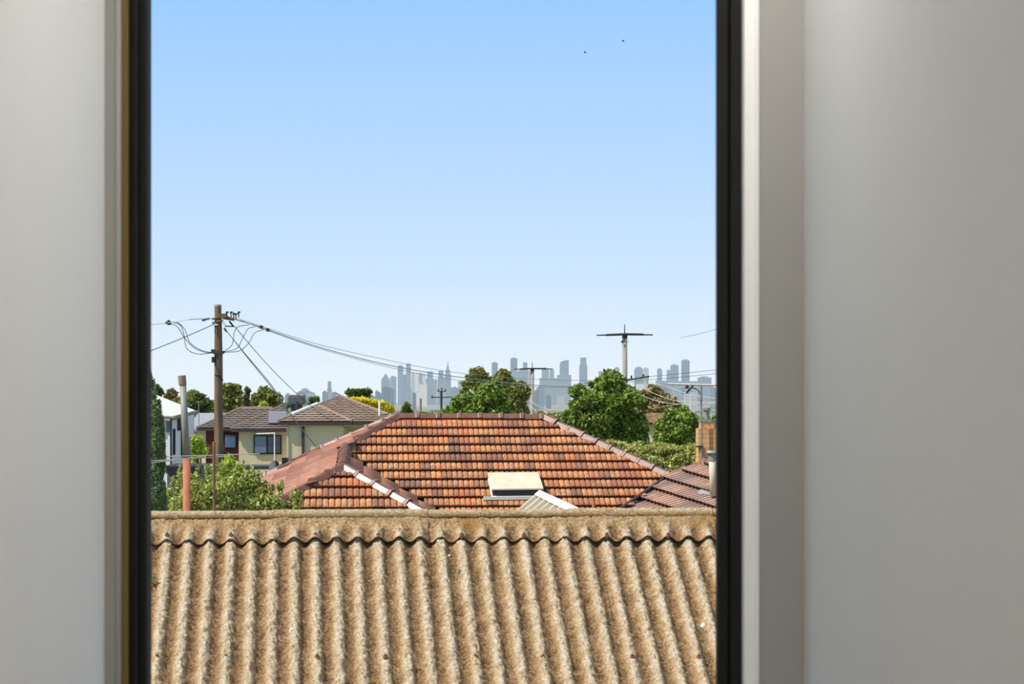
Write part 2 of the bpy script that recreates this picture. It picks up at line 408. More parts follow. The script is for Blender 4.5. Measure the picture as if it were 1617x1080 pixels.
for i in range(6):
    v, f, at = sheet(laps[i]-.045, laps[i+1]+.045, -.0, 2.06+(0 if i == 1 else .035+.01*(i % 3)), .004*(i % 2), 11+i)
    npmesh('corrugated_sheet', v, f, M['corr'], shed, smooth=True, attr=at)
    v, f, at = sheet(laps[i]-.045, laps[i+1]+.045, 1.95, 3.0, -.03+.004*(i % 2), 31+i, ds=.012, dt=.02)
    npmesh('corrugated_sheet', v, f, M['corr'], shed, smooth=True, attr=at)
# the roof's far side
def back_xf(v):      # mirror through the vertical plane of the ridge
    q = v-O; return O+q-2*(q @ vr)[:, None]*vr
v, f, at = sheet(laps[0], laps[6], 0, 2.6, 0, 77, ds=.03, dt=.1)
npmesh('corrugated_sheet', back_xf(v), f[:, ::-1], M['corr'], shed, smooth=True, attr=at)
# ridge caps: roll and a flange that swells into the corrugation
cb = [laps[0], laps[1]+.02, st(437, 815, .03)[0], st(668, 815, .03)[0], st(908, 840, .03)[0], st(1118, 815, .03)[0], laps[6]+.1]
R_ROLL = .042
for i in range(len(cb)-1):
    s0, s1 = cb[i]-.02, cb[i+1]+.03
    lift = .030+(.010 if i in (2, 4) else 0)
    edge = .295+(.0, .006, .0, -.004, .012, .003)[i]
    v, f, at = sheet(s0, s1, .035, edge, lift, 51+i, cap=True, ds=.007, dt=.009)
    ns = int((s1-s0)/.02)+1; nk = 15; ss = np.linspace(s0, s1, ns); th = np.linspace(-.35*np.pi, 1.35*np.pi, nk)
    Sg, Tg = np.meshgrid(ss, th, indexing='ij')
    rr = R_ROLL*(1+.12*(vnoise(Sg*40, Tg*4, 90+i)-.5))+(.006 if i in (2, 4) else 0)
    ctr = O+nr*0+Z*.036
    co = ctr+Sg[..., None]*ur+(rr*np.cos(Tg))[..., None]*vr*(-1)+(rr*np.sin(Tg))[..., None]*Z
    n0 = len(v); idx = n0+np.arange(ns*nk).reshape(ns, nk)
    f = np.concatenate([f, np.stack([idx[:-1, :-1], idx[1:, :-1], idx[1:, 1:], idx[:-1, 1:]], -1).reshape(-1, 4)])
    v = np.concatenate([v, co.reshape(-1, 3)])
    mo = np.clip(1.35-np.abs(Tg+.35)*1.2, 0, .95).ravel()
    at = dict(crest=np.concatenate([at['crest'], np.full(ns*nk, .75)]), moss=np.concatenate([at['moss'], mo]))
    # back flange
    vb, fb, ab = sheet(s0, s1, .035, .25, lift, 61+i, cap=True, ds=.02, dt=.03)
    n0 = len(v); f = np.concatenate([f, fb[:, ::-1]+n0]); v = np.concatenate([v, back_xf(vb)])
    at = {k: np.concatenate([at[k], ab[k]]) for k in at}
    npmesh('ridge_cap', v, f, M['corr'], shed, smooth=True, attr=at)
# bolts with washers
def bolt(px, py, lift):
    s, t = st(px, py, lift); s = s_crest+round((s-s_crest)/PITCH)*PITCH
    q = O+s*ur+t*dr+nr*(lift+.004)
    b = MB(); b.tube([q-nr*.02, q+nr*.004], .016, 10); b.tube([q+nr*.003, q+nr*.018], .0085, 6)
    b.build('roof_bolt', M['rust_bolt'], shed)
for px in (265, 363, 493, 594, 722, 820, 952, 1050): bolt(px, 845, .058)
for px in (248, 356, 500, 605, 748, 853, 997, 1101): bolt(px, 1037, .026)
for px, py, r in ((460, 993, .014), (1112, 980, .022), (709, 871, .012), (727, 899, .02)):
    s, t = st(px, py, .026); q = O+s*ur+t*dr+nr*(prof(s)+.003)
    MB().tube([q-nr*.01, q+nr*.006], [r, r*.7], 9).build('lichen_spot', M['pale_lichen'] if r != .02 else M['fence'], shed)
# gable walls, long walls of the shed
q0, q1 = O+laps[0]*ur, O+laps[6]*ur
D = 2.75
for q in (q0+ur*.1, q1-ur*.1):
    a = q+dr*D-nr*.05; bq = a+2*((q-a) @ vr)*vr; t = q-Z*.06
    lo = lambda p: V3(p[0], p[1], -.1)
    wz = MB(); wz.prism([a, t, bq, lo(bq), lo(a)], ur*.08); wz.build('gable_wall', M['cream_wall'], shed)
for sg in (-1, 1):
    c = (q0+q1)/2+vr*sg*(D*math.cos(pp)-.1); top = O[2]-D*math.sin(pp)-.05
    wz = MB(); wz.box(V3(c[0], c[1], top/2), (np.linalg.norm(q1-q0)-.3, .08, top), (ur, vr, Z)); wz.build('side_wall', M['cream_wall'], shed)

# green leaf lying on the roof by the left edge of the view
s, t = st(234, 921, .0); q = O+s*ur+t*dr+nr*.035
lf = MB()
for ang, ln in ((20, .055), (-5, .075), (68, .07), (115, .06), (-60, .05), (170, .05)):
    a = math.radians(ang); d = math.cos(a)*ur-math.sin(a)*dr; sd = np.cross(nr, d)
    lf.add([q, q+d*ln*.4+sd*.011+nr*.012, q+d*ln+nr*.004, q+d*ln*.4-sd*.011+nr*.012, q+d*ln*.45+nr*.007], [(0, 4, 1), (1, 4, 2), (2, 4, 3), (3, 4, 0)])
lf.tube([q, q-ur*.05-dr*.02+nr*.0], .002, 5)
tag(lf.build('green_leaf', plain('glossy_green_leaf', (52, 92, 40), .45, var=.2, scale=30)), 'star-shaped green leaf lying on the corrugated roof beside the window seal', 'leaf')

# ================================================================== TILED ROOFS
def tile_slope(name, pl, poly, m, parent, gauge, width, t_ref, lift=.062, thick=.014, roll=.017, rolls=2, ns=12, over=.06, stagger=False, s_ref=None, s_dir=None):
    """courses of tiles on plane pl, cut to the polygon; a lip's lower edge passes through t_ref"""
    n = pl.n; s_ = unit(np.cross(Z, n)) if s_dir is None else unit(s_dir-n*(s_dir @ n)); t_ = np.cross(s_, n); t_ = t_ if t_[2] < 0 else -t_
    o = pl.p; q = np.array([[(p-o) @ s_, (p-o) @ t_] for p in poly])
    tr = (t_ref-o) @ t_; sr = (s_ref-o) @ s_ if s_ref is not None else q[:, 0].min()
    ds = width/ns; verts = []; faces = []; uvs = []; nv = 0
    def inside(S, T):
        c = np.zeros(S.shape, bool); j = len(q)-1
        for i in range(len(q)):
            (xi, yi), (xj, yj) = q[i], q[j]
            if abs(yj-yi) > 1e-12:
                c ^= ((yi > T) != (yj > T)) & (S < (xj-xi)*(T-yi)/(yj-yi)+xi)
            j = i
        return c
    k0 = math.floor((q[:, 1].min()-tr)/gauge); k1 = math.ceil((q[:, 1].max()-tr)/gauge)
    i0 = math.floor((q[:, 0].min()-sr)/ds); i1 = math.ceil((q[:, 0].max()-sr)/ds)
    for k in range(k0, k1+1):
        tb = tr+(k+1)*gauge; ta = tb-gauge
        off = (k % 2)*ns//2 if stagger else 0
        ii = np.arange(i0, i1+1); sc = sr+(ii+.5)*ds
        ok = inside(sc, np.full(len(sc), (ta+tb)/2)) | inside(sc, np.full(len(sc), tb-.02)) & inside(sc, np.full(len(sc), ta+.02))
        ii = ii[ok]
        if len(ii) == 0: continue
        for a in (0, 1):
            pass
        jit = (vnoise(np.floor((ii-off)/ns)*3.7+k*11.3, ii*0+k*7.1, 5)-.5)*.012
        def pr(i):
            ph = (((i-off) % ns)/ns); return roll*np.abs(np.sin(np.pi*rolls*ph))**.35
        L, Rr = ii, ii+1
        pl_, pr_ = pr(L), pr(Rr)
        sL, sR = sr+L*ds, sr+Rr*ds
        def pt(s, t, h): return o+s[:, None]*s_+np.broadcast_to(t, s.shape)[:, None]*t_+np.broadcast_to(h, s.shape)[:, None]*n
        tbj = tb+jit
        rows = [(ta-.03, 0.004), (tbj, lift), (tbj, lift-thick), (tbj-over, lift-thick-over*(lift/gauge)), (tbj-over, 0.0)]
        m_ = len(ii)
        for (t, h), g in zip(rows, (1, 1, 1, 1, 0)):
            verts.append(pt(sL, np.broadcast_to(t, sL.shape), h+pl_*g)); verts.append(pt(sR, np.broadcast_to(t, sR.shape), h+pr_*g))
            cell = np.floor((ii-off)/ns)
            fr = (((ii-off) % ns)+.5)/ns
            e_ = .42/ns; uvs += [np.stack([cell+fr-e_, np.full(m_, k+500.5)], -1), np.stack([cell+fr+e_, np.full(m_, k+500.5)], -1)]
        for r in range(4):
            a = nv+r*2*m_+np.arange(m_); b = a+m_; c = b+2*m_; d = a+2*m_
            faces.append(np.stack([a, b, c, d], -1))
        nv += 10*m_
    # tilted bed under the tiles
    o_ = npmesh(name, np.concatenate(verts), np.concatenate(faces), m, parent, uv=np.concatenate(uvs))
    bed = MB(); pq = [np.array(p)-n*.02 for p in poly]; bed.prism(pq, -n*.05); bo = bed.build('roof_batten', M['gutter'], o_ if False else parent)
    return o_

def caps(parent, p0, p1, n, m=None, hw=.098, hh=.084, name='ridge_cap', lift=.03, mortar=True):
    """half-round caps from p0 down (or along) to p1, each lapping the next one"""
    p0, p1 = np.array(p0, float), np.array(p1, float); a = (p1-p0)/n; L = np.linalg.norm(a); ax = a/L
    sd = unit(np.cross(ax, Z)); up = np.cross(sd, ax); up = up if up[2] > 0 else -up
    for i in range(n):
        q = p0+a*i+up*lift; b = MB()
        jit = rng.normal(0, .006, 3)
        secs = [(-.03, 1.0, 0.0), (L*.80, .97, .004), (L*.86, 1.13, .008), (L*1.0, 1.15, .012), (L*1.02, 1.02, .004)]
        sec = [(1, 0), (.94, .13), (.44, .9), (.24, 1.02), (-.24, 1.02), (-.44, .9), (-.94, .13), (-1, 0)]; vs = []
        for tt, sc, lf in secs:
            for cx_, sy_ in sec: vs.append(q+jit+ax*tt+sd*hw*sc*cx_+up*(hh*sc*sy_+lf-.02))
        k = 8; fs = [(r*k+j, r*k+j+1, (r+1)*k+j+1, (r+1)*k+j) for r in range(len(secs)-1) for j in range(k-1)]
        fs += [tuple(range(k)), tuple(range((len(secs)-1)*k, len(secs)*k))]
        b.add(vs, fs); b.build(name, m or M['cap'], parent)
    if mortar:
        b = MB(); b.prism([p0+sd*hw*1.08-up*.05, p0+up*.06, p0-sd*hw*1.08-up*.05], p1-p0); b.build('bedding_mortar', M['mortar'], parent)

psi = math.radians(4.6); u = V3(math.cos(psi), math.sin(psi), 0); v_ = V3(-math.sin(psi), math.cos(psi), 0)
k = .53
A = P(630, 659.5, 41.0)
pM = Pl(A, Z-k*v_)
C = pM.at(1055, 753); VB = pM.at(975, 812)
sR_ = unit((.55, -.82, -.15)); tR_ = unit((-.84, -.48, -.45)); pR = Pl(C, np.cross(sR_, tR_))
P1 = P(542, 740, 36.0)
pF = Pl(P1, Z-k*v_); P4 = pF.at(440, 795); P5 = pF.at(668, 812)
P2 = P(546.5, 708, 39.6)
pL = Pl(P1, np.cross(P4-P1, P2-P1)); pW = Pl(P1, np.cross(P5-P1, P2-P1))
house = thing('tiled_house', 'house with weathered orange terracotta tiled hip roof beyond the corrugated shed', 'house', (0, 42, gz(42)))
gM = np.linalg.norm(pM.at(740, 678.8)-pM.at(740, 803))/9
tile_slope('roof_slope', pM, [pM.at(*q) for q in ((630, 660), (858, 661), (1055, 754), (975, 813), (950, 832), (730, 832), (690, 809), (551, 722), (546, 708))], M['terra'], house, gM, .182, pM.at(740, 678.8))
tile_slope('roof_slope', pR, [pR.at(*q) for q in ((1055, 753), (975, 812), (950, 830), (1190, 830), (1190, 712))], M['terra_grey'], house, .345, .205, pR.at(1030, 777), roll=.045, lift=.085, s_dir=sR_)
tile_slope('roof_slope', pL, [pL.at(*q) for q in ((622, 660.5), (509, 711.5), (439.5, 746.5), (403, 762), (392, 795), (440, 796), (542, 740), (544, 709.5), (552, 703))], M['terra_red'], house, .30, 1.3, pL.at(509, 725), lift=.035, roll=.05, s_dir=P1-P2)
tile_slope('roof_slope', pF, [pF.at(*q) for q in ((542, 740), (440, 795), (390, 823), (690, 823), (668, 812))], M['terra'], house, np.linalg.norm(pF.at(500, 756.8)-pF.at(500, 806.4))/3, .19, pF.at(500, 773))
tile_slope('roof_slope', pW, [pW.at(*q) for q in ((543, 739), (548, 709), (552, 722), (690, 808), (720, 826), (700, 831), (668, 811))], M['terra_brown'], house, .32, .4, pW.at(600, 760), lift=.016, thick=.008, over=.02, roll=.02, s_dir=P1-P2)
caps(house, pM.at(629, 660.5), pM.at(859, 661.5), 7)
caps(house, pM.at(858, 661), pM.at(1057, 754), 9)
caps(house, pM.at(630, 660), pM.at(546, 709), 4)
caps(house, P1, P4+(P4-P1)*.45, 6)
caps(house, P1, P5+(P5-P1)*.25, 6, M['cap_gloss'])
caps(house, P2, P1, 8, lift=.04)
bh = [pL.at(628, 659.5), pL.at(509, 711.5), pL.at(439.5, 746.5), pL.at(403, 762)]
caps(house, bh[0], bh[1], 5); caps(house, bh[1], bh[2], 3); caps(house, bh[2], bh[3], 2)
caps(house, C, pR.at(1128, 730)*2.0-C*1.0, 5, lift=.02)
b = MB(); b.tube([pM.at(1054, 757)+Z*.06, pM.at(968, 817)+Z*.06], .03, 8); b.build('valley_gutter', M['gutter'], house)
# rear slopes, so the roof is closed from behind
Bq = pM.at(858, 661); b = MB()
b.prism([A, Bq, Bq+u*2.6+v_*4-Z*2.1, A-u*2.0+v_*4.0-Z*2.1], -Z*.05); b.build('roof_slope', M['terra_red'], house); b = MB()
b.prism([Bq, C, C+v_*3.5-Z*.3, Bq+u*2.6+v_*4-Z*2.1], -Z*.05)
b.build('roof_slope', M['terra_red'], house)
# walls
b = MB(); ez = A[2]-2.6
b.box(V3(.0, 41.2, (ez+gz(44))/2), (6.4, 4.6, ez-gz(44)), (u, v_, Z))
b.box(V3(-2.2, 37.6, (ez+gz(37))/2), (2.8, 5.0, ez-gz(37)), (u, v_, Z))
b.box(V3(5.4, 38.0, (ez+gz(37))/2), (3.0, 3.4, ez-gz(37)), (u, v_, Z))
b.build('house_wall', M['cream_wall'], house)
# roof hatch
h4 = [pM.at(*q)+pM.n*.05 for q in ((770, 761), (850, 760), (858, 790), (776, 791))]
nM = pM.n
ho = MB(); ho.prism([h4[0]+Z*.09-v_*-.03, h4[1]+Z*.09-v_*-.03, h4[2]+Z*.135-v_*.03, h4[3]+Z*.135-v_*.03], Z*.03); ho.build('roof_hatch', M['cream_hatch'], house, bevel=.008)
fr = MB(); fr.prism(h4, nM*.03); fr.build('hatch_frame', M['whitep'], house)
mid = sum(h4)/4; hk = [p+(mid-p)*.05 for p in h4]
fr = MB(); vs8 = hk+[hk[0]+Z*.09, hk[1]+Z*.09, hk[2]+Z*.137, hk[3]+Z*.137]
fr.add(vs8, [(0, 3, 2, 1), (4, 5, 6, 7), (0, 1, 5, 4), (1, 2, 6, 5), (2, 3, 7, 6), (3, 0, 4, 7)]); fr.build('hatch_kerb', M['dark_metal'], house)
fl = MB(); fl.prism([pM.at(*q)+nM*.035 for q in ((763, 789), (838, 788), (838, 794), (763, 795))], nM*.035); fl.build('lead_flashing', M['lead'], house)
# chimney, flue and vent on the right wing
ch = MB(); chY = 41.5
def chbox(px0, px1, py0, py1, Y, d): 
    a = P(px0, py0, Y); c = P(px1, py1, Y); return (a[0], c[0], Y, Y+d, c[2], a[2])
def uvbox(name, bx_list, m, parent):
    """boxes whose UVs are metres, for brickwork"""
    vs = []; fs = []; uv = []
    for (x0, x1, y0, y1, z0, z1) in bx_list:
        for (pts, ax) in ((((x0, y0), (x1, y0)), 0), (((x1, y0), (x1, y1)), 1), (((x1, y1), (x0, y1)), 0), (((x0, y1), (x0, y0)), 1)):
            n = len(vs); (ax0, ay0), (ax1, ay1) = pts
            for (x, y, zz) in ((ax0, ay0, z0), (ax1, ay1, z0), (ax1, ay1, z1), (ax0, ay0, z1)):
                vs.append((x, y, zz)); uv.append(((x if ax == 0 else y), zz))
            fs.append((n, n+1, n+2, n+3))
        n = len(vs)
        for (x, y) in ((x0, y0), (x1, y0), (x1, y1), (x0, y1)): vs.append((x, y, z1)); uv.append((x, y))
        fs.append((n, n+1, n+2, n+3))
    return npmesh(name, vs, fs, m, parent, uv=uv)
cho = uvbox('chimney', [chbox(1103, 1146, 677, 760, chY+.02, .62), chbox(1107, 1140, 665, 677, chY+.06, .5)], M['brick_tan'], house)
ch = MB(); q = chbox(1106, 1141, 663, 666.5, chY+.05, .52); ch.bx(*q); ch.build('chimney_cap', M['lead'], cho)
fl = MB(); fl.tube([P(1116, 664, chY+.3), P(1116, 647, chY+.3)], .05, 12); fl.tube([P(1116, 648, chY+.3), P(1116, 644, chY+.3)], .075, 12); fl.build('flue', M['galv'], house, smooth=False)
vY = 38.0
vp = MB(); vp.tube([P(1127, 783, vY), P(1125, 714, vY)], .065, 16); vpo = vp.build('vent_pipe', M['cream_hatch'], house, smooth=True)
vp = MB(); vp.tube([P(1125.3, 728, vY), P(1125, 713.5, vY)], .071, 16); vp.tube([P(1125, 715, vY), P(1125, 711.5, vY)], [.115, .095], 16); vp.build('vent_cowl', M['galv'], vpo)
fl = MB(); fl.prism([pR.at(*q)+pR.n*.05 for q in ((1102, 785), (1118, 770), (1150, 772), (1140, 790))], pR.n*.03); fl.build('lead_flashing', M['lead'], house)
# aerial strapped to the chimney
aerial = thing('television_aerial', 'tall television aerial with long boom strapped to the tan brick chimney', 'aerial', tuple(P(1107.5, 734, chY-.06)))
ay = chY-.06
MB().tube([P(1108, 734, ay), P(1107, 606, ay)], .017, 8).build('mast', M['galv'], aerial)
b = MB(); b.tube([P(1055, 606.3, ay-.0), P(1142, 608.5, ay-.3)], .019, 6); b.build('boom', M['cable_pale'], aerial)
b = MB()
for i, px in enumerate((1062, 1072, 1083, 1094, 1118, 1130, 1138)):
    c = P(px, 606.5+(px-1055)*.025, ay-.3*(px-1055)/87); b.tube([c-V3(.0, .22+.02*i, .0)-Z*.02, c+V3(.0, .22+.02*i, 0)+Z*.02], .006, 5)
b.tube([P(1084.5, 620, ay-.2), P(1094, 609, ay-.1)], .018, 6)
for py in (613.5, 618, 621): b.tube([P(1076, py, ay-.25), P(1100-(py-613)*1.2, py, ay-.25)], .005, 5)
b.tube([P(1094, 612, ay), P(1102, 616, ay), P(1106, 622, ay)], .009, 5)
b.build('aerial_element', M['dark_metal'], aerial)
b = MB(); b.box(P(1085, 611, ay-.2), (.06, .06, .04)); b.build('junction_box', M['black'], aerial)
for py in (705, 735): MB().box(P(1104.5, py, ay+.02), (.13, .1, .025)).build('wall_bracket', M['black'], aerial)

# cream sheet-metal roof in front of the tiles
rib = thing('cream_metal_roof', 'small cream ribbed metal roof with white capping below the roof hatch', 'roof', tuple(P(850, 778, 33)*V3(1, 1, 0)+V3(0, 0, gz(33))))
r0 = P(852, 778, 33.5); r1 = r0-v_*5.2
fallL = -u*.75-Z*.62; fallR = u*.75-Z*.62
pLm = [r0, r1, r1+fallL*2.0, r0+fallL*2.0]
b = MB(); b.prism(pLm, -unit(np.cross(fallL, v_))*.0+(-Z*.02))
b.prism([r0, r1, r1+fallR*2.0, r0+fallR*2.0], -Z*.02); 
b.build('roof_sheet', M['cream_metal'], rib)
b = MB()
for i in range(8):
    a = r0-v_*(.02+i*.72)+Z*.008; b.tube([a+fallL*.02, a+fallL*2.0], .018, 6); b.tube([a+fallR*.02, a+fallR*2.0], .018, 6)
b.build('roof_rib', M['cream_hatch'], rib)
b = MB(); n_ = unit(np.cross(v_, fallR)); n_ = n_ if n_[2] > 0 else -n_
b.prism([r0+Z*.03, r1+Z*.03, r1+fallR*.17+Z*.03, r0+fallR*.17+Z*.03], Z*.012)
b.prism([r0+Z*.03, r1+Z*.03, r1+fallL*.10+Z*.03, r0+fallL*.10+Z*.03], Z*.012)
b.build('ridge_capping', M['whitep'], rib)
b = MB()
for a in (r0-v_*.05, r1+v_*.05):
    b.prism([a-Z*.03, a+fallL*1.9-Z*.03, a+fallR*1.9-Z*.03], v_*.04*(1 if a is not None else 1))
b.build('gable_panel', M['dark_metal'], rib)
b = MB()
for a in (r0-v_*.2, r1+v_*.2):
    for fl_ in (fallL, fallR):
        q = a+fl_*1.8; b.box(V3(q[0], q[1], (q[2]+gz(30))/2), (.09, .09, q[2]-gz(30)-.02))
b.build('post', M['timber'], rib)
# small terracotta pipe by the tiles
pt = MB(); q = P(937.5, 787, 35); pt.tube([V3(q[0], q[1], gz(35)), q], .022, 10); pt.tube([q-Z*.02, q+Z*.0], .026, 10)
tag(pt.build('vent_pipe', M['terracotta_pipe']), 'slim orange pipe standing before the tiled roof by the valley', 'pipe')

# ================================================================== POLES AND PIPES IN THE YARD (left)
fp = thing('flue_pipe', 'tall grey flue pipe with rusty lower half left of the power pole', 'pipe', (P(295, 812, 27)[0], 27, gz(27)))
q = P(294.8, 725, 27)
MB().tube([V3(P(297, 812, 27)[0]+.01, 27, gz(27)), q], [.05, .046], 14).build('pipe', M['rust'], fp, smooth=True)
MB().tube([q, P(289, 608, 27)], [.044, .038], 14).build('pipe', M['galv'], fp, smooth=True)
MB().tube([P(289, 609, 27), P(288.5, 606, 27), P(288.3, 606, 27), P(287, 593, 27)], [.040, .046, .047, .048], 16).build('flue_cap', plain('brown_stained_metal', (150, 132, 116), .6, .2, var=.2), fp, smooth=False)
th_ = MB(); th_.tube([V3(P(300, 780, 29)[0], 29, gz(29)), P(299.8, 690, 29)], .014, 8)
tag(th_.build('conduit', M['galv']), 'thin grey conduit rising beside the rusty flue pipe', 'pipe')
cl = thing('clothesline', 'short brown clothesline post with three long pale arms beside the power pole', 'clothesline', (P(339, 790, 26)[0], 26, gz(26)))
MB().tube([V3(P(339.5, 790, 26)[0], 26, gz(26)), P(338, 704, 26)], .017, 10).build('post', M['timber'], cl)
b = MB(); b.tube([P(338, 706, 26), P(338, 698, 26)], [.015, .02], 8); b.tube([P(335, 699, 26), P(341, 700, 26)], .012, 6); b.build('hook', M['rust'], cl)
for a, bb, Y0 in (((215, 722.5), (410, 716.5), 26), ((215, 729), (352, 721), 25.6), ((215, 734), (322, 720.5), 25.3)):
    b = MB(); b.tube([P(*a, Y0), P(*bb, Y0+.8)], .0065, 6); b.build('clothesline_arm', M['cable_pale'], cl)

# ------------------------------------------------------------------ utility pole
PY = 75.0
pole = thing('utility_pole', 'weathered brown timber power pole with brackets and looping cables at left', 'pole', (P(345, 760, PY)[0], PY, gz(PY)))
MB().tube([V3(P(345.5, 900, PY)[0], PY, gz(PY)-.3), P(345.3, 700, PY), P(345, 560, PY), P(344.4, 500, PY), P(344, 484, PY), P(344, 481, PY)], [.16, .15, .137, .118, .112, .10], 16).build('pole', M['timber'], pole, smooth=True)
b = MB(); b.tube([P(344, 484.5, PY), P(344, 482, PY), P(344, 480.5, PY)], [.118, .12, .09], 16); b.build('pole_cap', M['concrete_pole'], pole)
b = MB(); b.box(P(351, 498.5, PY-.12), (.30, .16, .14)); b.tube([P(352, 501, PY-.1), P(370, 504, PY-.1)], .06, 8); b.tube([P(335, 504, PY-.1), P(352, 499, PY-.1)], .035, 6); b.build('bracket', M['timber'], pole)
b = MB()
for px, py in ((358.5, 497), (365, 497), (369, 499), (377, 497), (372.5, 500)):
    b.tube([P(px, py+4, PY-.1), P(px, py-2, PY-.1)], .018, 6); b.box(P(px+.5, py-4, PY-.1), (.09, .05, .045)); b.tube([P(px-1.5, py-1.5, PY-.1), P(px+2, py-5, PY-.1)], .02, 6)
for px, py in ((322, 506), (328, 504), (338, 510), (340, 512)):
    b.tube([P(px-3, py, PY-.1), P(px+3, py-1, PY-.1)], .035, 6)
b.tube([P(337, 511, PY-.16), P(352, 505, PY-.16)], .03, 6); b.tube([P(340, 527, PY-.16), P(339, 512, PY-.16)], .014, 6)
b.tube([P(362, 507, PY-.1), P(369, 516, PY-.1)], .03, 6); b.tube([P(355, 515, PY-.1), P(369, 515.5, PY-.1)], .022, 6); b.tube([P(354, 518, PY-.1), P(358, 524, PY-.1)], .03, 6)
b.build('insulator', M['black'], pole)
MB().tube([P(351, 507, PY-.15), P(355, 513, PY-.15)], .03, 6).build('cable_clamp', M['whitep'], pole); MB().box(P(341, 512.5, PY-.2), (.12, .05, .05)).build('cable_clamp', M['whitep'], pole)
b = MB(); b.box(P(345, 556.5, PY-.02), (.34, .36, .10)); b.box(P(336, 554, PY-.1), (.10, .1, .10)); b.box(P(337, 568, PY-.1), (.11, .1, .19)); b.build('cable_box', M['dark_metal'], pole)
b = MB(); b.tube([P(338.5, 591.5, PY-.13), P(344, 592, PY-.17), P(349, 596, PY-.14), P(352, 601, PY-.08)], .02, 6); b.build('strap', M['black'], pole)

# ------------------------------------------------------------------ cables
def curve_px(pts, n=10):
    """smooth chain through (px,py,Y) points"""
    p = [np.array(q, float) for q in pts]; p = [2*p[0]-p[1]]+p+[2*p[-1]-p[-2]]; out = []
    for i in range(1, len(p)-2):
        for j in range(n):
            t = j/n; a, b_, c, d = p[i-1], p[i], p[i+1], p[i+2]
            out.append(.5*((2*b_)+(-a+c)*t+(2*a-5*b_+4*c-d)*t*t+(-a+3*b_-3*c+d)*t**3))
    out.append(p[-2]); return [P(*q) for q in out]
def cable(label, pts, r=.014, m='cable', group=None, name='power_cable'):
    b = MB(); b.tube(curve_px(pts), r, 5); return tag(b.build(name, M[m]), label, 'cable', group)
G = 'overhead power cables'
cable('thick grey cable running right from the power pole top', [(370, 504, 75), (412, 517, 78), (500, 547, 86), (600, 573.5, 92), (700, 592, 97), (800, 604, 101), (880, 610, 104), (960, 606, 107), (1022, 600, 109)], .017, 'cable_alu', group=G)
cable('thin cable just above the thick grey one right of the pole', [(372, 502, 75), (412, 515, 78), (500, 543, 86), (600, 566, 92), (700, 585.5, 97), (800, 596, 101), (880, 600, 104), (960, 600, 107), (1022, 596, 109)], .010, 'cable_alu', group=G)
cable('lowest of the bundled cables sagging across the right trees', [(380, 506, 75), (420, 521, 78), (500, 549, 86), (600, 576.5, 92), (700, 597, 97), (800, 608.5, 101), (880, 612, 104), (960, 609, 107), (1022, 603.5, 109)], .010, 'cable_alu', group=G)
for q, lb in (((412.5, 516.5, 78), 'first black clamp on the cables right of the power pole, nearer to it'), ((423, 521, 78.8), 'second black clamp on the cables right of the power pole, farther from it')):
    b = MB(); b.tube([P(q[0]-2.5, q[1]-1, q[2]), P(q[0]+2.5, q[1]+1, q[2])], .06, 8); tag(b.build('cable_clamp', M['black']), lb, 'cable clamp')
cable('black service cable dropping steeply from pole to tiled roof', [(354, 518, 74.8), (390, 562, 66), (430, 610, 58), (457, 652, 52), (505, 713, 47.5)], .012, group=G)
cable('second service cable dropping beside the steep black one', [(356, 520, 74.8), (392, 566, 68), (432, 616, 63), (454, 650, 60)], .012, group=G)
cable('thin cable slanting down to the right behind the tiled roof', [(370, 515, 74.8), (420, 573, 80), (468, 621, 88), (510, 655, 96), (560, 683, 102.7)], .012, group=G)
cable('black stay cable sloping down left from the pole', [(338, 512, 74.9), (290, 533, 72), (228, 558, 68)], .013, group=G)
for i, (pts, lab) in enumerate((([(266, 509, 74), (280, 509, 74), (292, 521, 74), (300, 541, 74), (318, 553, 74.6), (337, 557, 74.85)], 'upper cable loop left of the pole hung from the dark clamp'),
            ([(268, 511, 74), (280, 516, 74), (291, 533, 74), (305, 548, 74.4), (322, 556, 74.7), (337, 557.5, 74.85)], 'middle cable loop left of the pole'),
            ([(270, 508.5, 74), (284, 513, 74), (290, 527, 74), (295, 550, 74.3), (312, 559, 74.6), (337, 557, 74.85)], 'lowest cable loop left of the pole'),
            ([(352, 556, 74.85), (366, 545, 74.7), (370, 525, 74.8), (376, 516, 75.3), (393, 513, 76.6)], 'first cable loop right of the pole, nearest to it'),
            ([(352, 556, 74.85), (374, 550, 74.8), (384, 532, 75.4), (392, 519, 76.4), (402, 516.5, 77.2)], 'second cable loop right of the pole'),
            ([(352, 556.5, 74.85), (378, 554, 75), (393, 541, 76), (402, 526, 77), (416, 520.5, 78.2)], 'third cable loop right of the pole, widest one'))):
    cable(lab, pts, .011, group='cable loops on the timber power pole', name='cable_loop')
b = MB(); b.tube([P(261, 510, 74), P(266, 509, 74), (P(270, 511, 74))], [.02, .09, .05], 8); tag(b.build('cable_clamp', M['black']), 'black wedge clamp holding the cable loops left of the pole', 'cable clamp')
cable('pale cable between the wedge clamp and the left window edge', [(264, 510, 74), (245, 512, 72), (228, 513, 70)], .008, 'cable_pale', group=G)
cable('pale dead-end cable at the top left of the pole', [(338, 503, 74.9), (318, 503.5, 73), (296, 505, 71), (264, 510, 74)], .013, 'cable_pale', group=G)
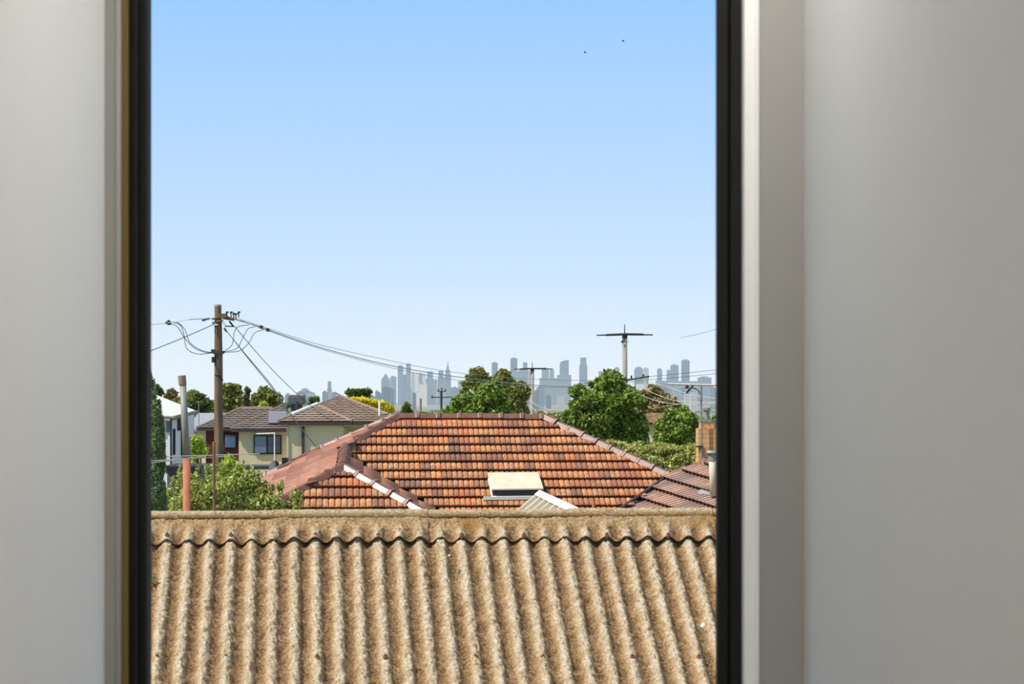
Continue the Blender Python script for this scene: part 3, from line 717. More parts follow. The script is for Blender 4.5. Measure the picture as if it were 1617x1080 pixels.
# right hand wires
cable('upper wire leaving the lower crossarm towards the right window edge', [(1022, 595, 109), (1075, 590, 104), (1140, 583, 98)], .010, 'cable', group=G)
cable('second wire leaving the lower crossarm towards the right', [(1022, 600, 109), (1080, 595, 104), (1140, 589, 98)], .010, 'cable', group=G)
cable('pale service wire sagging highest from the hidden pole to the aerial side', [(1022, 601, 109), (1060, 613, 104), (1095, 624, 99), (1140, 630, 94)], .011, 'cable_pale', group=G)
cable('pale service wire sagging in the middle right of the leafy tree', [(1012, 612, 108), (1040, 624, 104), (1070, 633, 100), (1140, 636, 94)], .012, 'cable_pale', group=G)
cable('pale service wire sagging lowest right of the leafy tree', [(1007, 622, 108), (1035, 632, 104), (1070, 638, 100), (1140, 637, 94)], .012, 'cable_pale', group=G)
cable('pale wire rising right from the tan roof to the service wires', [(1030, 645, 108), (1075, 638, 103), (1140, 634, 96)], .010, 'cable_pale', group=G)
cable('pale drop wire looping down right from the slim crossarm pole', [(836, 632, 158), (855, 643, 150), (880, 648, 142), (898, 645, 136)], .018, 'cable_pale', group=G)
cable('second pale drop wire beside the slim crossarm pole', [(832, 638, 158), (850, 649, 150), (875, 651, 142), (898, 646, 136)], .018, 'cable_pale', group=G)
cable('faint wire near the top right window edge', [(1075, 533, 140), (1105, 527, 130), (1140, 517, 122)], .010, 'cable', group=G)

def crosspole(name, label, px, top, base, Y, r0, r1, arm, spike, m, arms_m, parts=()):
    o = thing(name, label, 'pole', (P(px, base, Y)[0], Y, gz(Y)))
    MB().tube([V3(P(px, base, Y)[0], Y, gz(Y)-.2), P(px-.4, top, Y)], [r0, r1], 14).build('pole', m, o, smooth=True)
    x0, x1, yy, s = arm; b = MB()
    yt = r1+.05
    b.tube([P(x0, yy+s, Y-yt), P(x0+.17*(x1-x0), yy+s*.8, Y-yt), P(x0+.171*(x1-x0), yy+s*.7, Y-yt), P((x0+x1)/2, yy, Y-yt), P(x1-.171*(x1-x0), yy+s*.2, Y-yt), P(x1-.17*(x1-x0), yy+s*.5, Y-yt), P(x1, yy+s*.6, Y-yt)], [.03, .035, .055, .06, .055, .035, .03], 8)
    b.build('crossarm', arms_m, o)
    b = MB(); b.tube([P(px-.5, yy, Y), P(px-.7, spike, Y)], [.03, .018], 8); b.build('spike', arms_m, o)
    b = MB(); b.tube([P(px-.4, top+3, Y), P(px-.4, top-1.5, Y)], r1*1.12, 12); b.build('pole_cap', arms_m, o)
    return o
tp = crosspole('utility_pole', 'tall grey power pole with wide single crossarm behind the right tree', 987, 531, 760, 110, .15, .115, (942, 1031, 527.8, 1.6), 512, M['concrete_pole'], M['dark_metal'])
b = MB(); b.tube([P(982, 540, 109.8), P(992, 539.5, 109.8)], .02, 6); b.tube([P(981.5, 541, 109.8), P(982.5, 538, 109.8)], .04, 6); b.build('strap', M['dark_metal'], tp)
b = MB(); b.tube([P(987, 601, 109.9), P(992, 600, 109.9), P(1024, 594.5, 108)], .05, 6); b.tube([P(1024, 594, 108), P(1022, 606, 108)], .012, 5)
for px, py in ((997, 594), (1016, 592)): b.tube([P(px, py+5, 109.3), P(px, py-1, 109.3)], .045, 6)
b.build('crossarm', M['dark_metal'], tp)
crosspole('utility_pole', 'slim grey power pole with narrow crossarm before the distant skyline', 841, 583, 680, 160, .16, .12, (811, 873, 582, .9), 571, M['concrete_pole'], M['dark_metal'])
sp = thing('utility_pole', 'small dark power pole with three insulators left of the centre tree', 'pole', (P(697, 660, 240)[0], 240, gz(240)))
MB().tube([V3(P(697, 660, 240)[0], 240, gz(240)-.2), P(697, 618, 240)], [.14, .11], 10).build('pole', M['dark_metal'], sp)
b = MB(); b.tube([P(682, 627.5, 239.8), P(713, 627, 239.8)], .06, 6); b.tube([P(691, 618, 239.8), P(704, 618, 239.8)], .05, 6); b.build('crossarm', M['dark_metal'], sp)
b = MB()
for px, py in ((692, 616), (697.5, 614), (703, 616), (682.5, 626)): b.tube([P(px, py+3, 239.8), P(px, py-1.5, 239.8)], .09, 8)
b.build('insulator', M['insul'], sp)
b = MB(); b.tube([V3(P(664, 660, 300)[0], 300, gz(300)-.2), P(664, 629, 300)], .16, 8)
tag(b.build('utility_pole', M['concrete_pole']), 'short distant grey pole left of the small dark power pole', 'pole')

# ================================================================== VEGETATION
LEAF = dict(
    bright=mat_leaf('bright_green_leaves', [(52, 70, 32), (98, 124, 50), (140, 166, 70), (196, 210, 116)], trans=.3),
    fresh=mat_leaf('fresh_green_leaves', [(62, 80, 36), (112, 138, 56), (152, 178, 76), (204, 216, 122)], trans=.3),
    olive=mat_leaf('olive_leaves', [(78, 86, 44), (126, 132, 70), (162, 166, 92), (196, 196, 120)], trans=.28),
    shrub=mat_leaf('pale_olive_leaves', [(127, 131, 70), (173, 175, 100), (204, 202, 122), (230, 224, 147)]),
    dark=mat_leaf('dark_green_leaves', [(56, 72, 50), (85, 103, 65), (109, 127, 76), (133, 147, 94)]),
    brown=mat_leaf('brownish_leaves', [(105, 94, 65), (142, 125, 87), (171, 151, 105), (191, 169, 122)]),
    lemon=mat_leaf('citrus_leaves', [(98, 110, 50), (156, 168, 78), (206, 210, 120), (248, 244, 184)], trans=.32),
    lime=mat_leaf('lime_leaves', [(125, 153, 48), (173, 199, 65), (206, 224, 87), (235, 241, 125)]),
    yellow=mat_leaf('yellow_blossom', [(191, 166, 30), (248, 217, 37), (250, 237, 59), (250, 250, 103)]),
    conifer=mat_leaf('conifer_sprays', [(96, 114, 82), (126, 146, 100), (152, 170, 118), (178, 192, 140)], trans=.3),
)
def leaf_cloud(cent, rad, n, size, seed, flat=.0, shell=.55, elong=1.9, upb=.35):
    """n pointed leaves scattered through an ellipsoid, denser near its skin"""
    r = np.random.default_rng(seed)
    d = r.normal(size=(n, 3)); d /= np.linalg.norm(d, axis=1)[:, None]
    rr = shell+(1-shell)*r.random(n)**.6
    rr *= 1+.22*(vnoise(d[:, 0]*3+7, d[:, 2]*3+d[:, 1]*2+9, seed)-.5)*2
    c = cent+d*rr[:, None]*np.array(rad)
    ax = r.normal(size=(n, 3))+d*.8; ax /= np.linalg.norm(ax, axis=1)[:, None]
    nn = r.normal(size=(n, 3))*.7+d*.6+np.array([0, 0, upb]); nn -= ax*(nn*ax).sum(1)[:, None]; nn /= np.linalg.norm(nn, axis=1)[:, None]
    sd = np.cross(ax, nn); s = size*(.6+.8*r.random(n))[:, None]
    a = c-ax*s*.5; t = c+ax*s*.5-nn*s*.12; l = c+sd*s*.5/elong*1.0+nn*s*.06; rt = c-sd*s*.5/elong+nn*s*.06
    v = np.stack([a, l, t, rt], 1).reshape(-1, 3); tone = np.repeat(np.clip(r.normal(.5, .3, n), .02, .98), 4)
    f = np.arange(4*n).reshape(n, 4)
    return v, f, np.stack([tone, np.full(4*n, .5)], -1)
def tree(name, label, Y, blobs, mat, size, n, seed, group=None, trunk=True, cat='tree', depth=1.0, parts_fol='foliage', tr=.14, base=None, sub=9, **kw):
    """blobs: (px, py, half width px, half height px[, depth offset])"""
    s = Y/F; cx = sum(b[0] for b in blobs)/len(blobs) if base is None else base
    g = gz(Y); root = thing(name, label, cat, (P(cx, 700, Y)[0], Y, g), group)
    area = sum(b[2]*b[3] for b in blobs); vs, fs, us = [], [], []; nv = 0
    for i, b in enumerate(blobs):
        dy = b[4] if len(b) > 4 else 0
        c = P(b[0], b[1], Y+dy); rad = (b[2]*s, min(b[2], b[3]*1.3)*s*depth, b[3]*s)
        k = max(12, int(n*b[2]*b[3]/area)); rr_ = np.random.default_rng(seed*97+i)
        nsub = sub if min(b[2], b[3]) > 6 else 3
        for j in range(nsub):                      # each bough is a cluster of smaller tufts
            d = rr_.normal(size=3); d /= np.linalg.norm(d); d[1] = -abs(d[1])*.9 if rr_.random() < .7 else d[1]
            cc = c+d*np.array(rad)*rr_.uniform(.55, .92); q_ = rr_.uniform(.30, .52)
            v, f, uv = leaf_cloud(cc, tuple(x*q_ for x in rad), max(8, int(k*.8/nsub)), size, seed*31+i*17+j, **kw)
            vs.append(v); fs.append(f+nv); us.append(uv); nv += len(v)
        v, f, uv = leaf_cloud(c, tuple(x*.72 for x in rad), max(6, int(k*.3)), size, seed*53+i, **kw)
        vs.append(v); fs.append(f+nv); us.append(uv); nv += len(v)
    npmesh(parts_fol, np.concatenate(vs), np.concatenate(fs), LEAF[mat], root, uv=np.concatenate(us))
    if trunk:
        b = MB(); top = P(cx, blobs[0][1], Y); basept = V3(P(cx, 700, Y)[0], Y, g-.1)
        b.tube([basept, basept*.5+top*.5+V3(.03, 0, 0), top], [tr, tr*.75, tr*.3], 8)
        for i, q in enumerate(blobs[:5]):
            c = P(q[0], q[1], Y); st_ = basept*.45+top*.55; b.tube([st_, st_*.4+c*.6-Z*.1, c], [tr*.5, tr*.35, tr*.15], 6)
        b.build('trunk', M['bark'], root)
    return root
# right tree
tree('leafy_tree', 'large bright green leafy tree behind the right hip of the tiled roof', 85, [(962, 606, 27, 20), (935, 632, 36, 26), (985, 628, 32, 26), (918, 668, 30, 34), (958, 665, 42, 38), (1000, 672, 24, 34), (945, 700, 52, 30), (990, 705, 36, 30), (905, 690, 22, 24), (968, 592, 10, 9), (944, 606, 13, 9), (915, 640, 15, 13), (1014, 690, 12, 22), (900, 660, 11, 14)], 'bright', .17, 36000, 3, shell=.45)
tree('leafy_tree', 'lime-green rounded tree between the big leafy tree and brick chimney', 95, [(1062, 678, 30, 28), (1078, 662, 18, 18), (1046, 695, 16, 22), (1085, 690, 18, 26), (1098, 668, 12, 14), (1066, 704, 32, 16)], 'fresh', .18, 15000, 5)
tree('leafy_tree', 'green treetop showing behind the chimney flue at the right edge', 120, [(1125, 672, 16, 18), (1140, 668, 18, 20)], 'fresh', .3, 1800, 6)
tree('shrub', 'pale olive shrub filling the gap right of the tiled roof hip', 62, [(1050, 735, 48, 22), (1015, 722, 30, 20), (985, 716, 24, 18), (1085, 725, 26, 24), (1060, 712, 26, 14), (1000, 742, 40, 16), (1035, 712, 16, 12), (1100, 745, 24, 20), (960, 704, 14, 12)], 'shrub', .13, 17000, 8, cat='shrub', trunk=True, tr=.06, elong=2.6)
# centre trees
tree('leafy_tree', 'bright green tree in the centre just above the tiled ridge', 125, [(765, 634, 34, 28), (740, 640, 24, 20), (783, 622, 20, 24), (722, 648, 20, 13), (750, 650, 40, 14), (712, 656, 14, 8), (795, 650, 14, 14), (770, 612, 12, 12), (735, 622, 10, 9)], 'bright', .21, 19000, 9)
tree('gum_tree', 'tall olive gum tree with rounded tops behind the bright centre tree', 150, [(755, 592, 15, 11), (791, 594, 16, 10), (772, 606, 28, 14), (812, 632, 24, 24), (824, 614, 14, 10), (800, 610, 14, 12), (818, 650, 18, 14), (735, 607, 6, 7), (745, 598, 9, 10)], 'olive', .27, 15000, 10)
tree('gum_tree', 'brownish dome-shaped tree right of the big leafy tree', 190, [(1040, 632, 30, 20), (1030, 618, 16, 9), (1055, 640, 18, 14), (1020, 640, 16, 16), (1042, 652, 30, 8)], 'brown', .45, 3500, 11)
# left background trees
LB = [('gum_tree', 'tall gum tree with yellowish crown just right of the power pole', 200, [(362, 614, 15, 9), (374, 620, 10, 9), (366, 632, 16, 10), (355, 640, 12, 10)], 'olive', .5, 2600),
      ('cypress_tree', 'slim dark cypress right of the yellowish gum tree', 210, [(390, 616, 5, 7), (390, 624, 5.5, 9), (390, 634, 6, 9)], 'dark', .3, 1500),
      ('gum_tree', 'spreading grey-green gum tree left of the roof cooler', 200, [(420, 624, 17, 10), (432, 630, 12, 8), (408, 632, 12, 9), (415, 642, 18, 8)], 'olive', .5, 3000),
      ('leafy_tree', 'yellow-green bush before the spreading gum tree', 180, [(417, 642, 9, 6)], 'lime', .35, 700),
      ('leafy_tree', 'dark green tree just left of the power pole', 190, [(312, 632, 16, 10), (326, 640, 16, 9), (306, 645, 18, 9), (330, 650, 14, 8)], 'dark', .45, 3000),
      ('gum_tree', 'brownish gum tree left of the grey flue pipe', 210, [(273, 622, 9, 6), (266, 628, 7, 5), (279, 632, 9, 7), (270, 638, 12, 6)], 'brown', .5, 1400),
      ('gum_tree', 'green gum tree just right of the grey flue pipe', 205, [(303, 623, 9, 6), (298, 632, 10, 8), (292, 640, 9, 8)], 'olive', .5, 1300),
      ('leafy_tree', 'small dark tree above the white house roof by the conifer', 160, [(247, 612, 6, 7), (252, 620, 5, 7), (243, 622, 5, 9)], 'dark', .35, 900),
      ('leafy_tree', 'dark green tree filling the skyline behind the pole and brown roof', 230, [(345, 645, 22, 9), (380, 645, 24, 9), (400, 640, 16, 8), (440, 640, 16, 7)], 'dark', .5, 2600),
      ('dome_tree', 'distant dark dome tree above the brown roof peak', 330, [(566, 620, 19, 7), (575, 624, 12, 5), (556, 624, 9, 5), (566, 630, 14, 5)], 'dark', .7, 1500),
      ('leafy_tree', 'small dark distant tree left of the brown roof peak', 300, [(498, 631, 9, 5), (494, 636, 7, 4)], 'dark', .6, 600),
      ('blossom_tree', 'bright yellow blossoming tree behind the brown roof', 170, [(568, 633, 16, 7), (588, 637, 18, 7), (606, 641, 12, 6), (616, 646, 8, 5), (580, 645, 26, 7)], 'yellow', .4, 3000),
      ('shrub', 'dark upright shrub before the distant suburb left of small pole', 160, [(641, 645, 7, 10), (645, 655, 8, 8), (636, 655, 5, 8)], 'dark', .3, 1200),
      ('shrub', 'small green shrub between the dark upright shrub and small pole', 150, [(668, 656, 10, 6), (685, 658, 10, 5), (702, 655, 7, 8)], 'bright', .3, 1200),
      ('shrub', 'dull green hedge under the wires left of the big leafy tree', 140, [(872, 662, 20, 10), (890, 668, 14, 12), (855, 658, 12, 8)], 'olive', .3, 1800),
      ('shrub', 'yellow-green bush between the white house and brick wall', 98, [(312, 702, 13, 14), (318, 714, 10, 10), (306, 716, 8, 10)], 'lime', .2, 1600),
      ('leafy_tree', 'bright lime tree at the foot of the power pole', 58, [(364, 734, 13, 12), (372, 748, 12, 14), (356, 752, 12, 16)], 'lime', .2, 1500)]
for i, (nm, lb, Y, bl, mt, sz, n) in enumerate(LB):
    tree(nm, lb, Y, bl, mt, sz, n, 40+i, cat='shrub' if nm == 'shrub' else 'tree')
# conifer at the left window edge
tree('conifer', 'tall narrow green conifer at the left edge of the view', 26, [(236, 770, 22, 60), (240, 700, 18, 60), (236, 640, 9, 52), (248, 740, 12, 60), (252, 700, 7, 50), (250, 660, 4, 30), (236, 600, 5, 20), (250, 790, 12, 40), (257, 720, 5, 30)], 'conifer', .06, 26000, 21, elong=2.4, tr=.06, base=236)
# citrus bush in front, left
cit = tree('citrus_bush', 'sunlit citrus bush with pale green leaves behind the shed ridge', 28.4, [(300, 790, 34, 34), (345, 780, 36, 34), (385, 780, 30, 40), (415, 795, 28, 28), (440, 800, 16, 26), (275, 795, 16, 30), (360, 812, 60, 24), (290, 765, 12, 22), (335, 755, 12, 26), (372, 752, 10, 22), (398, 758, 8, 26), (442, 775, 5, 16), (470, 795, 6, 20), (288, 748, 6, 12), (336, 735, 5, 10), (467, 778, 4, 10), (420, 770, 8, 14), (312, 745, 4, 12), (450, 810, 30, 12), (283, 752, 3, 14), (298, 748, 3, 12), (326, 742, 3, 13), (352, 744, 4, 14), (362, 740, 3, 16), (384, 742, 4, 16), (408, 752, 3, 14), (430, 772, 3, 14), (446, 766, 3, 12), (461, 782, 3, 14), (476, 788, 3, 12), (272, 770, 3, 16)], 'lemon', .058, 10500, 22, cat='shrub', tr=.03, elong=2.5, shell=.1, upb=.2)

# ================================================================== GROUND, DISTANT SUBURB
xs = np.array([-4500, -2000, -800, -300, -120, -60, -30, -10, 0, 10, 30, 60, 120, 300, 800, 2000, 4500.])
ys = np.array([-30, 0, 20, 40, 60, 85, 110, 200, 300, 450, 600, 1000, 2000, 3000, 4500, 6000, 9000, 11500, 13500.])
XX, YY = np.meshgrid(xs, ys); ZZ = np.vectorize(gz)(YY); idx = np.arange(XX.size).reshape(XX.shape)
g_ = npmesh('ground', np.stack([XX, YY, ZZ], -1).reshape(-1, 3), np.stack([idx[:-1, :-1], idx[:-1, 1:], idx[1:, 1:], idx[1:, :-1]], -1).reshape(-1, 4), M['ground'])
g_['kind'] = 'structure'
# far tree cover nobody could count
import bmesh
bm = bmesh.new(); bmesh.ops.create_icosphere(bm, subdivisions=2, radius=1); ico_v = np.array([w_.co[:] for w_ in bm.verts]); ico_f = np.array([[w_.index for w_ in fc.verts] for fc in bm.faces]); bm.free()
def roofbox(x, y, z0, w, d, h, rh, ax, root, wm, rm):
    a, b_ = ax; c = V3(x, y, z0)
    MB().box(c+Z*h/2, (w, d, h), (a, b_, Z)).build('house_wall', wm, root)
    e = [c+Z*h+a*sx*(w/2+.4)+b_*sy*(d/2+.4) for sx, sy in ((-1, -1), (1, -1), (1, 1), (-1, 1))]
    r0_, r1_ = c+Z*(h+rh)-a*w*.22, c+Z*(h+rh)+a*w*.22
    MB().add(e+[r0_, r1_], [(0, 1, 5, 4), (1, 2, 5), (2, 3, 4, 5), (3, 0, 4), (0, 3, 2, 1)]).build('roof', rm, root)
hr = np.random.default_rng(11)
hm = [M['cream_wall'], M['render_white'], M['brick_red']]; rmn = [M['greyroof'], M['concrete_tile'], M['terra_red'], M['zinc']]
HS = []
for i in range(110):
    Y = 1300*(4.6 ** hr.random()); px = hr.choice([hr.uniform(590, 720), hr.uniform(430, 560), hr.uniform(1000, 1128), hr.uniform(850, 905)])
    x = (px-CX)/F*Y; an = hr.uniform(-.5, .5)
    if HS and min((x-a)**2+(Y-b_)**2 for a, b_ in HS) < 34**2: continue
    HS.append((x, Y)); ax = (V3(math.cos(an), math.sin(an), 0), V3(-math.sin(an), math.cos(an), 0))
    o = thing('distant_house', 'tiny hazy house among the distant treetops below the skyline', 'house', (x, Y, gz(Y)), 'houses in the far suburb')
    k_ = 1+Y/4000
    roofbox(x, Y, gz(Y)-.3, hr.uniform(10, 16)*k_, hr.uniform(8, 11), hr.uniform(4, 7), 2.2, ax, o, hm[i % 3], rmn[(i*7+i//3) % 4])

r = np.random.default_rng(5); vs, fs, us = [], [], []; nv = 0
for i in range(5200):
    Y = 330*(17 ** r.random()**.7); hw = (1.15*CX/F*.62)*Y; x = r.uniform(-hw*1.7, hw*1.5)
    if min((x-a)**2+(Y-b_)**2 for a, b_ in HS) < (24+Y/150)**2: continue
    h = r.uniform(4, 9)*(1+Y/9000); wd = h*r.uniform(.6, 1.1)*(1+Y/5000)
    v = ico_v*(1+.35*(vnoise(ico_v[:, 0]*2.3+i*7.1, ico_v[:, 2]*2.3+ico_v[:, 1]*1.7+i*3.3, 3)-.5))[:, None]*np.array([wd, wd, h*.55])
    v += np.array([x, Y, gz(Y)+h*.4]); vs.append(v); fs.append(ico_f+nv); us.append(np.full((len(v), 2), np.clip(r.normal(.4, .25), 0, 1))); nv += len(v)
ft = npmesh('distant_treetops', np.concatenate(vs), np.concatenate(fs), LEAF['dark'], None, uv=np.concatenate(us), smooth=True)
tag(ft, 'hazy mass of distant treetops covering the suburbs below the skyline', 'trees', kind='stuff')


# tan roofed house right of the big tree
th = thing('distant_house', 'house with pale tan tiled roof behind the small lime tree', 'house', (P(1042, 680, 130)[0], 130, gz(130)))
e0, e1, t0, t1 = P(1010, 667, 128), P(1075, 667, 128), P(1022, 653, 132), P(1056, 653, 132)
pT = Pl(e0, np.cross(e1-e0, t0-e0))
tile_slope('roof', pT, [pT.at(*q) for q in ((1022, 653), (1057, 653), (1066, 668), (1010, 668))], mat_tiles('tan_concrete_tiles', [(232, 202, 166), (238, 210, 176)], (200, 180, 150), .2, .8, .1), th, .34, .3, e0, roll=.01, ns=6)
b = MB(); b.bx(e0[0]+.2, e1[0]-.2, 128.6, 134, gz(130), e0[2]-.05); b.build('house_wall', M['cream_wall'], th)

# ================================================================== HOUSES ON THE LEFT
HYd = 105.0
bh_ = thing('weatherboard_house', 'two-storey cream weatherboard house with brown tiled hip roof behind the power pole', 'house', (P(480, 735, HYd)[0], HYd, gz(HYd)))
def px_box(px0, px1, py0, py1, Y, d): return MB().bx(P(px0, py0, Y)[0], P(px1, py0, Y)[0], Y, Y+d, P(px0, py1, Y)[2], P(px0, py0, Y)[2])
gzh = HY+(EYE-gz(HYd)+.2)*F/HYd       # pixel row of the ground there
px_box(454, 542, 667, gzh, 103.62, 6).build('house_wall', M['siding'], bh_)
px_box(542, 640, 667, gzh, 105.4, 5).build('house_wall', M['siding'], bh_)
px_box(377, 456, 677, gzh, 104.45, 5).build('house_wall', M['siding'], bh_)
w_ = P(325, 676, 104.5); w2 = P(378, 676, 104.5)
uvbox('house_wall', [(w_[0], w2[0], 104.5, 110, gz(105)-.2, w_[2])], M['brick_red'], bh_)
def planar(pts, Y0s): 
    q = [P(a, b_, y) for (a, b_), y in zip(pts[:3], Y0s)]; return Pl(q[0], np.cross(q[1]-q[0], q[2]-q[0]))
def hroof(pts, Y0s, m, tref, gauge=.33, **kw):
    pl = planar(pts, Y0s); tile_slope('roof_slope', pl, [pl.at(*q) for q in pts], m, bh_, gauge, .33, pl.at(*tref), roll=.012, rolls=1, ns=4, lift=.05, thick=.02, over=.08, stagger=True, **kw); return pl
kw = dict()
pl1 = hroof([(440, 666), (556, 666.5), (502, 640)], (103.4, 103.4, 105.8), M['concrete_tile'], (500, 666))
pl2 = hroof([(556, 666.5), (640, 666.5), (538, 626), (502, 640)], (103.4, 103.4, 108.3), M['concrete_tile'], (600, 666.5))
pl3 = hroof([(312, 676), (372, 676.5), (430, 645), (380, 645)], (104.4, 104.4, 108), M['grey_tile'], (350, 676))
pl4 = hroof([(365, 677), (455, 678.5), (452, 640), (446, 640)], (104.2, 104.2, 108), M['grey_tile'], (400, 678))
b = MB()
def rcap(a, c, r=.09, mb=None): (mb or b).tube([a, c], r, 8)
rcap(pl1.at(440, 665), pl1.at(502, 639.5)); rcap(pl2.at(502, 640), pl2.at(538, 626)); rcap(pl1.at(502, 640), pl1.at(556, 665.5)); rcap(pl2.at(538, 626), pl2.at(640, 665.5))
rcap(pl3.at(312, 675.5), pl3.at(380, 645)); rcap(pl3.at(380, 645), pl3.at(430, 645)); rcap(pl4.at(365, 676.5), pl4.at(446, 640), .07)
b.build('ridge_cap', M['concrete_tile'], bh_)
b = MB(); rcap(pl1.at(461, 656.5)+Z*.06, pl1.at(501, 640)+Z*.06, .10, b); b.build('white_flashing', M['whitep'], bh_)
b = MB()
for (x0, x1, y, Y) in ((439, 557, 669, 103.3), (556, 641, 669, 103.3), (364, 456, 680, 104.1), (311, 366, 678.5, 104.3)):
    a = P(x0, y, Y); c = P(x1, y, Y); b.bx(a[0], c[0], Y, Y+.15, a[2]-.06, a[2]+.08)
b.build('gutter', M['gutter'], bh_)
b = MB()
for (x0, x1, y, Y) in ((442, 556, 671.5, 103.42), (556, 641, 671.5, 103.42), (377, 456, 682, 104.2)):
    a = P(x0, y, Y); c = P(x1, y, Y); b.bx(a[0], c[0], Y, Y+.3, a[2]-.04, a[2])
b.build('eave', M['cream_wall'], bh_)
px_box(476.5, 480.5, 668, 742, 103.5, .12).build('downpipe', M['gutter'], bh_)
px_box(452.5, 455.5, 675, 735, 103.55, .1).build('corner_trim', M['cream_hatch'], bh_)
wf = px_box(400.5, 444.5, 687, 717, 104.36, .1).build('window_frame', M['black'], bh_)
px_box(402.5, 420.5, 689, 715, 104.32, .05).build('pane', M['blue_glass'], wf); px_box(423, 442.5, 689, 715, 104.32, .05).build('pane', M['dark_glass'], wf)
wf = px_box(353.5, 373.5, 685, 708.5, 104.43, .08).build('window_frame', M['black'], bh_)
px_box(355.5, 371.5, 687, 706.5, 104.39, .05).build('pane', M['blue_glass'], wf)
b = MB(); b.prism([pl4.at(*q)+pl4.n*.09 for q in ((424, 672), (424, 653), (452, 653), (455, 672))], pl4.n*.05); b.build('skylight', plain('pale_skylight', (122, 122, 124), .4, var=.03, spec=.2), bh_)
# roof cooler
co = thing('evaporative_cooler', 'dark box-shaped roof cooler on the grey roof ridge beside the brown roof', 'cooler', tuple(P(468, 641, 107.5)))
b = MB(); a = P(455.5, 625.5, 107); c = P(481.5, 639, 107); b.bx(a[0], c[0], 106.6, 107.5, c[2], a[2]); b.build('cooler_body', plain('charcoal_plastic', (84, 92, 92), .6, var=.1), co, bevel=.06)
b = MB(); a = P(456.5, 622.8, 107); c = P(481, 626, 107); b.bx(a[0], c[0], 106.6, 107.5, c[2], a[2]); b.build('cooler_lid', M['concrete_pole'], co, bevel=.04)
b = MB(); a = P(460, 639, 107); c = P(477, 649, 107); b.bx(a[0], c[0], 106.7, 107.4, c[2], a[2]); b.tube([P(469, 647, 106.4), P(469, 634, 106.4)], .08, 8); b.build('cooler_base', M['dark_metal'], co)
q = P(599.3, 647, 104.5); b = MB(); b.tube([q-Z*.6, P(599.3, 632.5, 104.5)], .05, 10); tag(b.build('vent_pipe', M['whitep']), 'short white vent pipe on the brown roof before yellow blossom', 'pipe')
ad = thing('television_aerial', 'thin white aerial mast with flat top standing before the dark window', 'aerial', (P(434.5, 742, 80)[0], 80, gz(80)))
MB().tube([V3(P(434.5, 742, 80)[0], 80, gz(80)), P(433.5, 684, 80)], .02, 8).build('mast', M['whitep'], ad)
MB().tube([P(405, 685, 80), P(434.5, 684, 80)], .022, 6).build('boom', M['whitep'], ad)
# carport with silver edge
cp = thing('carport', 'low carport with silver fascia between the citrus bush and cream house', 'carport', (P(415, 750, 82)[0], 82, gz(82)))
b = MB(); b.prism([P(392, 752, 80), P(441, 740, 80), P(441, 747, 80), P(392, 757, 80)], V3(0, 3, 0)); b.build('fascia', M['galv'], cp)
b = MB(); b.prism([P(392, 757, 80.1), P(441, 747, 80.1), P(448, 752, 80.1), P(392, 770, 80.1)], V3(0, 2.8, 0)); b.build('underside', M['dark_metal'], cp)
b = MB(); b.prism([P(380, 736, 84), P(426, 736, 84), P(426, 741, 84), P(380, 742, 84)], V3(0, 2, 0)); b.build('roof_sheet', M['dark_metal'], cp)
b = MB()
for x in (396, 438): q = P(x, 752, 82.5); b.box(V3(q[0], q[1], (q[2]+gz(82))/2), (.1, .1, q[2]-gz(82)))
b.build('post', M['dark_metal'], cp)
b = MB(); b.prism([P(424, 742, 79.6), P(426, 732, 79.6), P(431, 727, 79.6), P(434, 727, 79.6), P(432, 733, 79.6), P(435, 742, 79.6)], V3(0, .5, 0)); b.build('curved_flashing', M['galv'], cp)
ac = thing('air_conditioner', 'dark air conditioner unit against the cream siding', 'air conditioner', (P(447, 735, 84)[0], 84, gz(84)))
px_box(441, 455, 734, 744, 83.6, .8).build('unit_body', M['dark_metal'], ac); px_box(445, 454, 723, 735, 83.8, .4).build('unit_top', M['black'], ac)
b = MB(); q = P(434, 733, 83.5); b.tube([q, q+V3(0, .25, 0)], .13, 14); b.build('unit_fan', M['black'], ac)
b = MB(); q = P(448, 745, 84); b.box(V3(q[0], 84, (q[2]+gz(84))/2), (.3, .7, q[2]-gz(84))); b.build('unit_stand', M['dark_metal'], ac)

# white rendered house with pale metal roof
wh = thing('rendered_house', 'white rendered two-storey house with pale metal roof at the far left', 'house', (P(275, 740, 100)[0], 100, gz(100)))
gw = HY+(EYE-gz(100)+.2)*F/100
def quad_wall(a, c, py0a, py0c, m, nm='house_wall', d=.25, py1=None):
    (xa, ya), (xc, yc) = a, c; p = P(xa, py0a, ya); q = P(xc, py0c, yc); zb = gz(100)-.2 if py1 is None else P(xa, py1, ya)[2]
    b = MB(); b.prism([p, q, V3(q[0], q[1], zb), V3(p[0], p[1], zb)], V3(0.02, d, 0)); return b.build(nm, m, wh)
quad_wall((225, 98), (270, 98), 655, 658, M['render_white'], d=4)
quad_wall((270, 98), (291, 101), 658, 654, M['render_white'], d=3)
b = MB(); b.prism([P(270.5, 660, 97.9), P(225, 656, 97.9), P(225, 615, 104), P(243, 622, 104), P(311, 649, 100)], Z*-.12)
b.build('roof', M['zinc'], wh)
b = MB(); b.tube([P(225, 657, 97.8), P(273, 659.5, 97.8), P(311, 650, 100)], .075, 6); b.tube([P(225, 659.5, 98), P(273, 662, 98), P(308, 652.5, 100.1)], .05, 6); b.build('gutter', M['galv'], wh)
for (x0, x1, y0, y1) in ((253.5, 258.5, 665, 686), (262.5, 267, 664, 682)): px_box(x0, x1, y0, y1, 97.93, .1).build('window', M['dark_glass'], wh)
px_box(268.5, 271.2, 658, 738, 97.9, .1).build('downpipe', M['dark_metal'], wh)
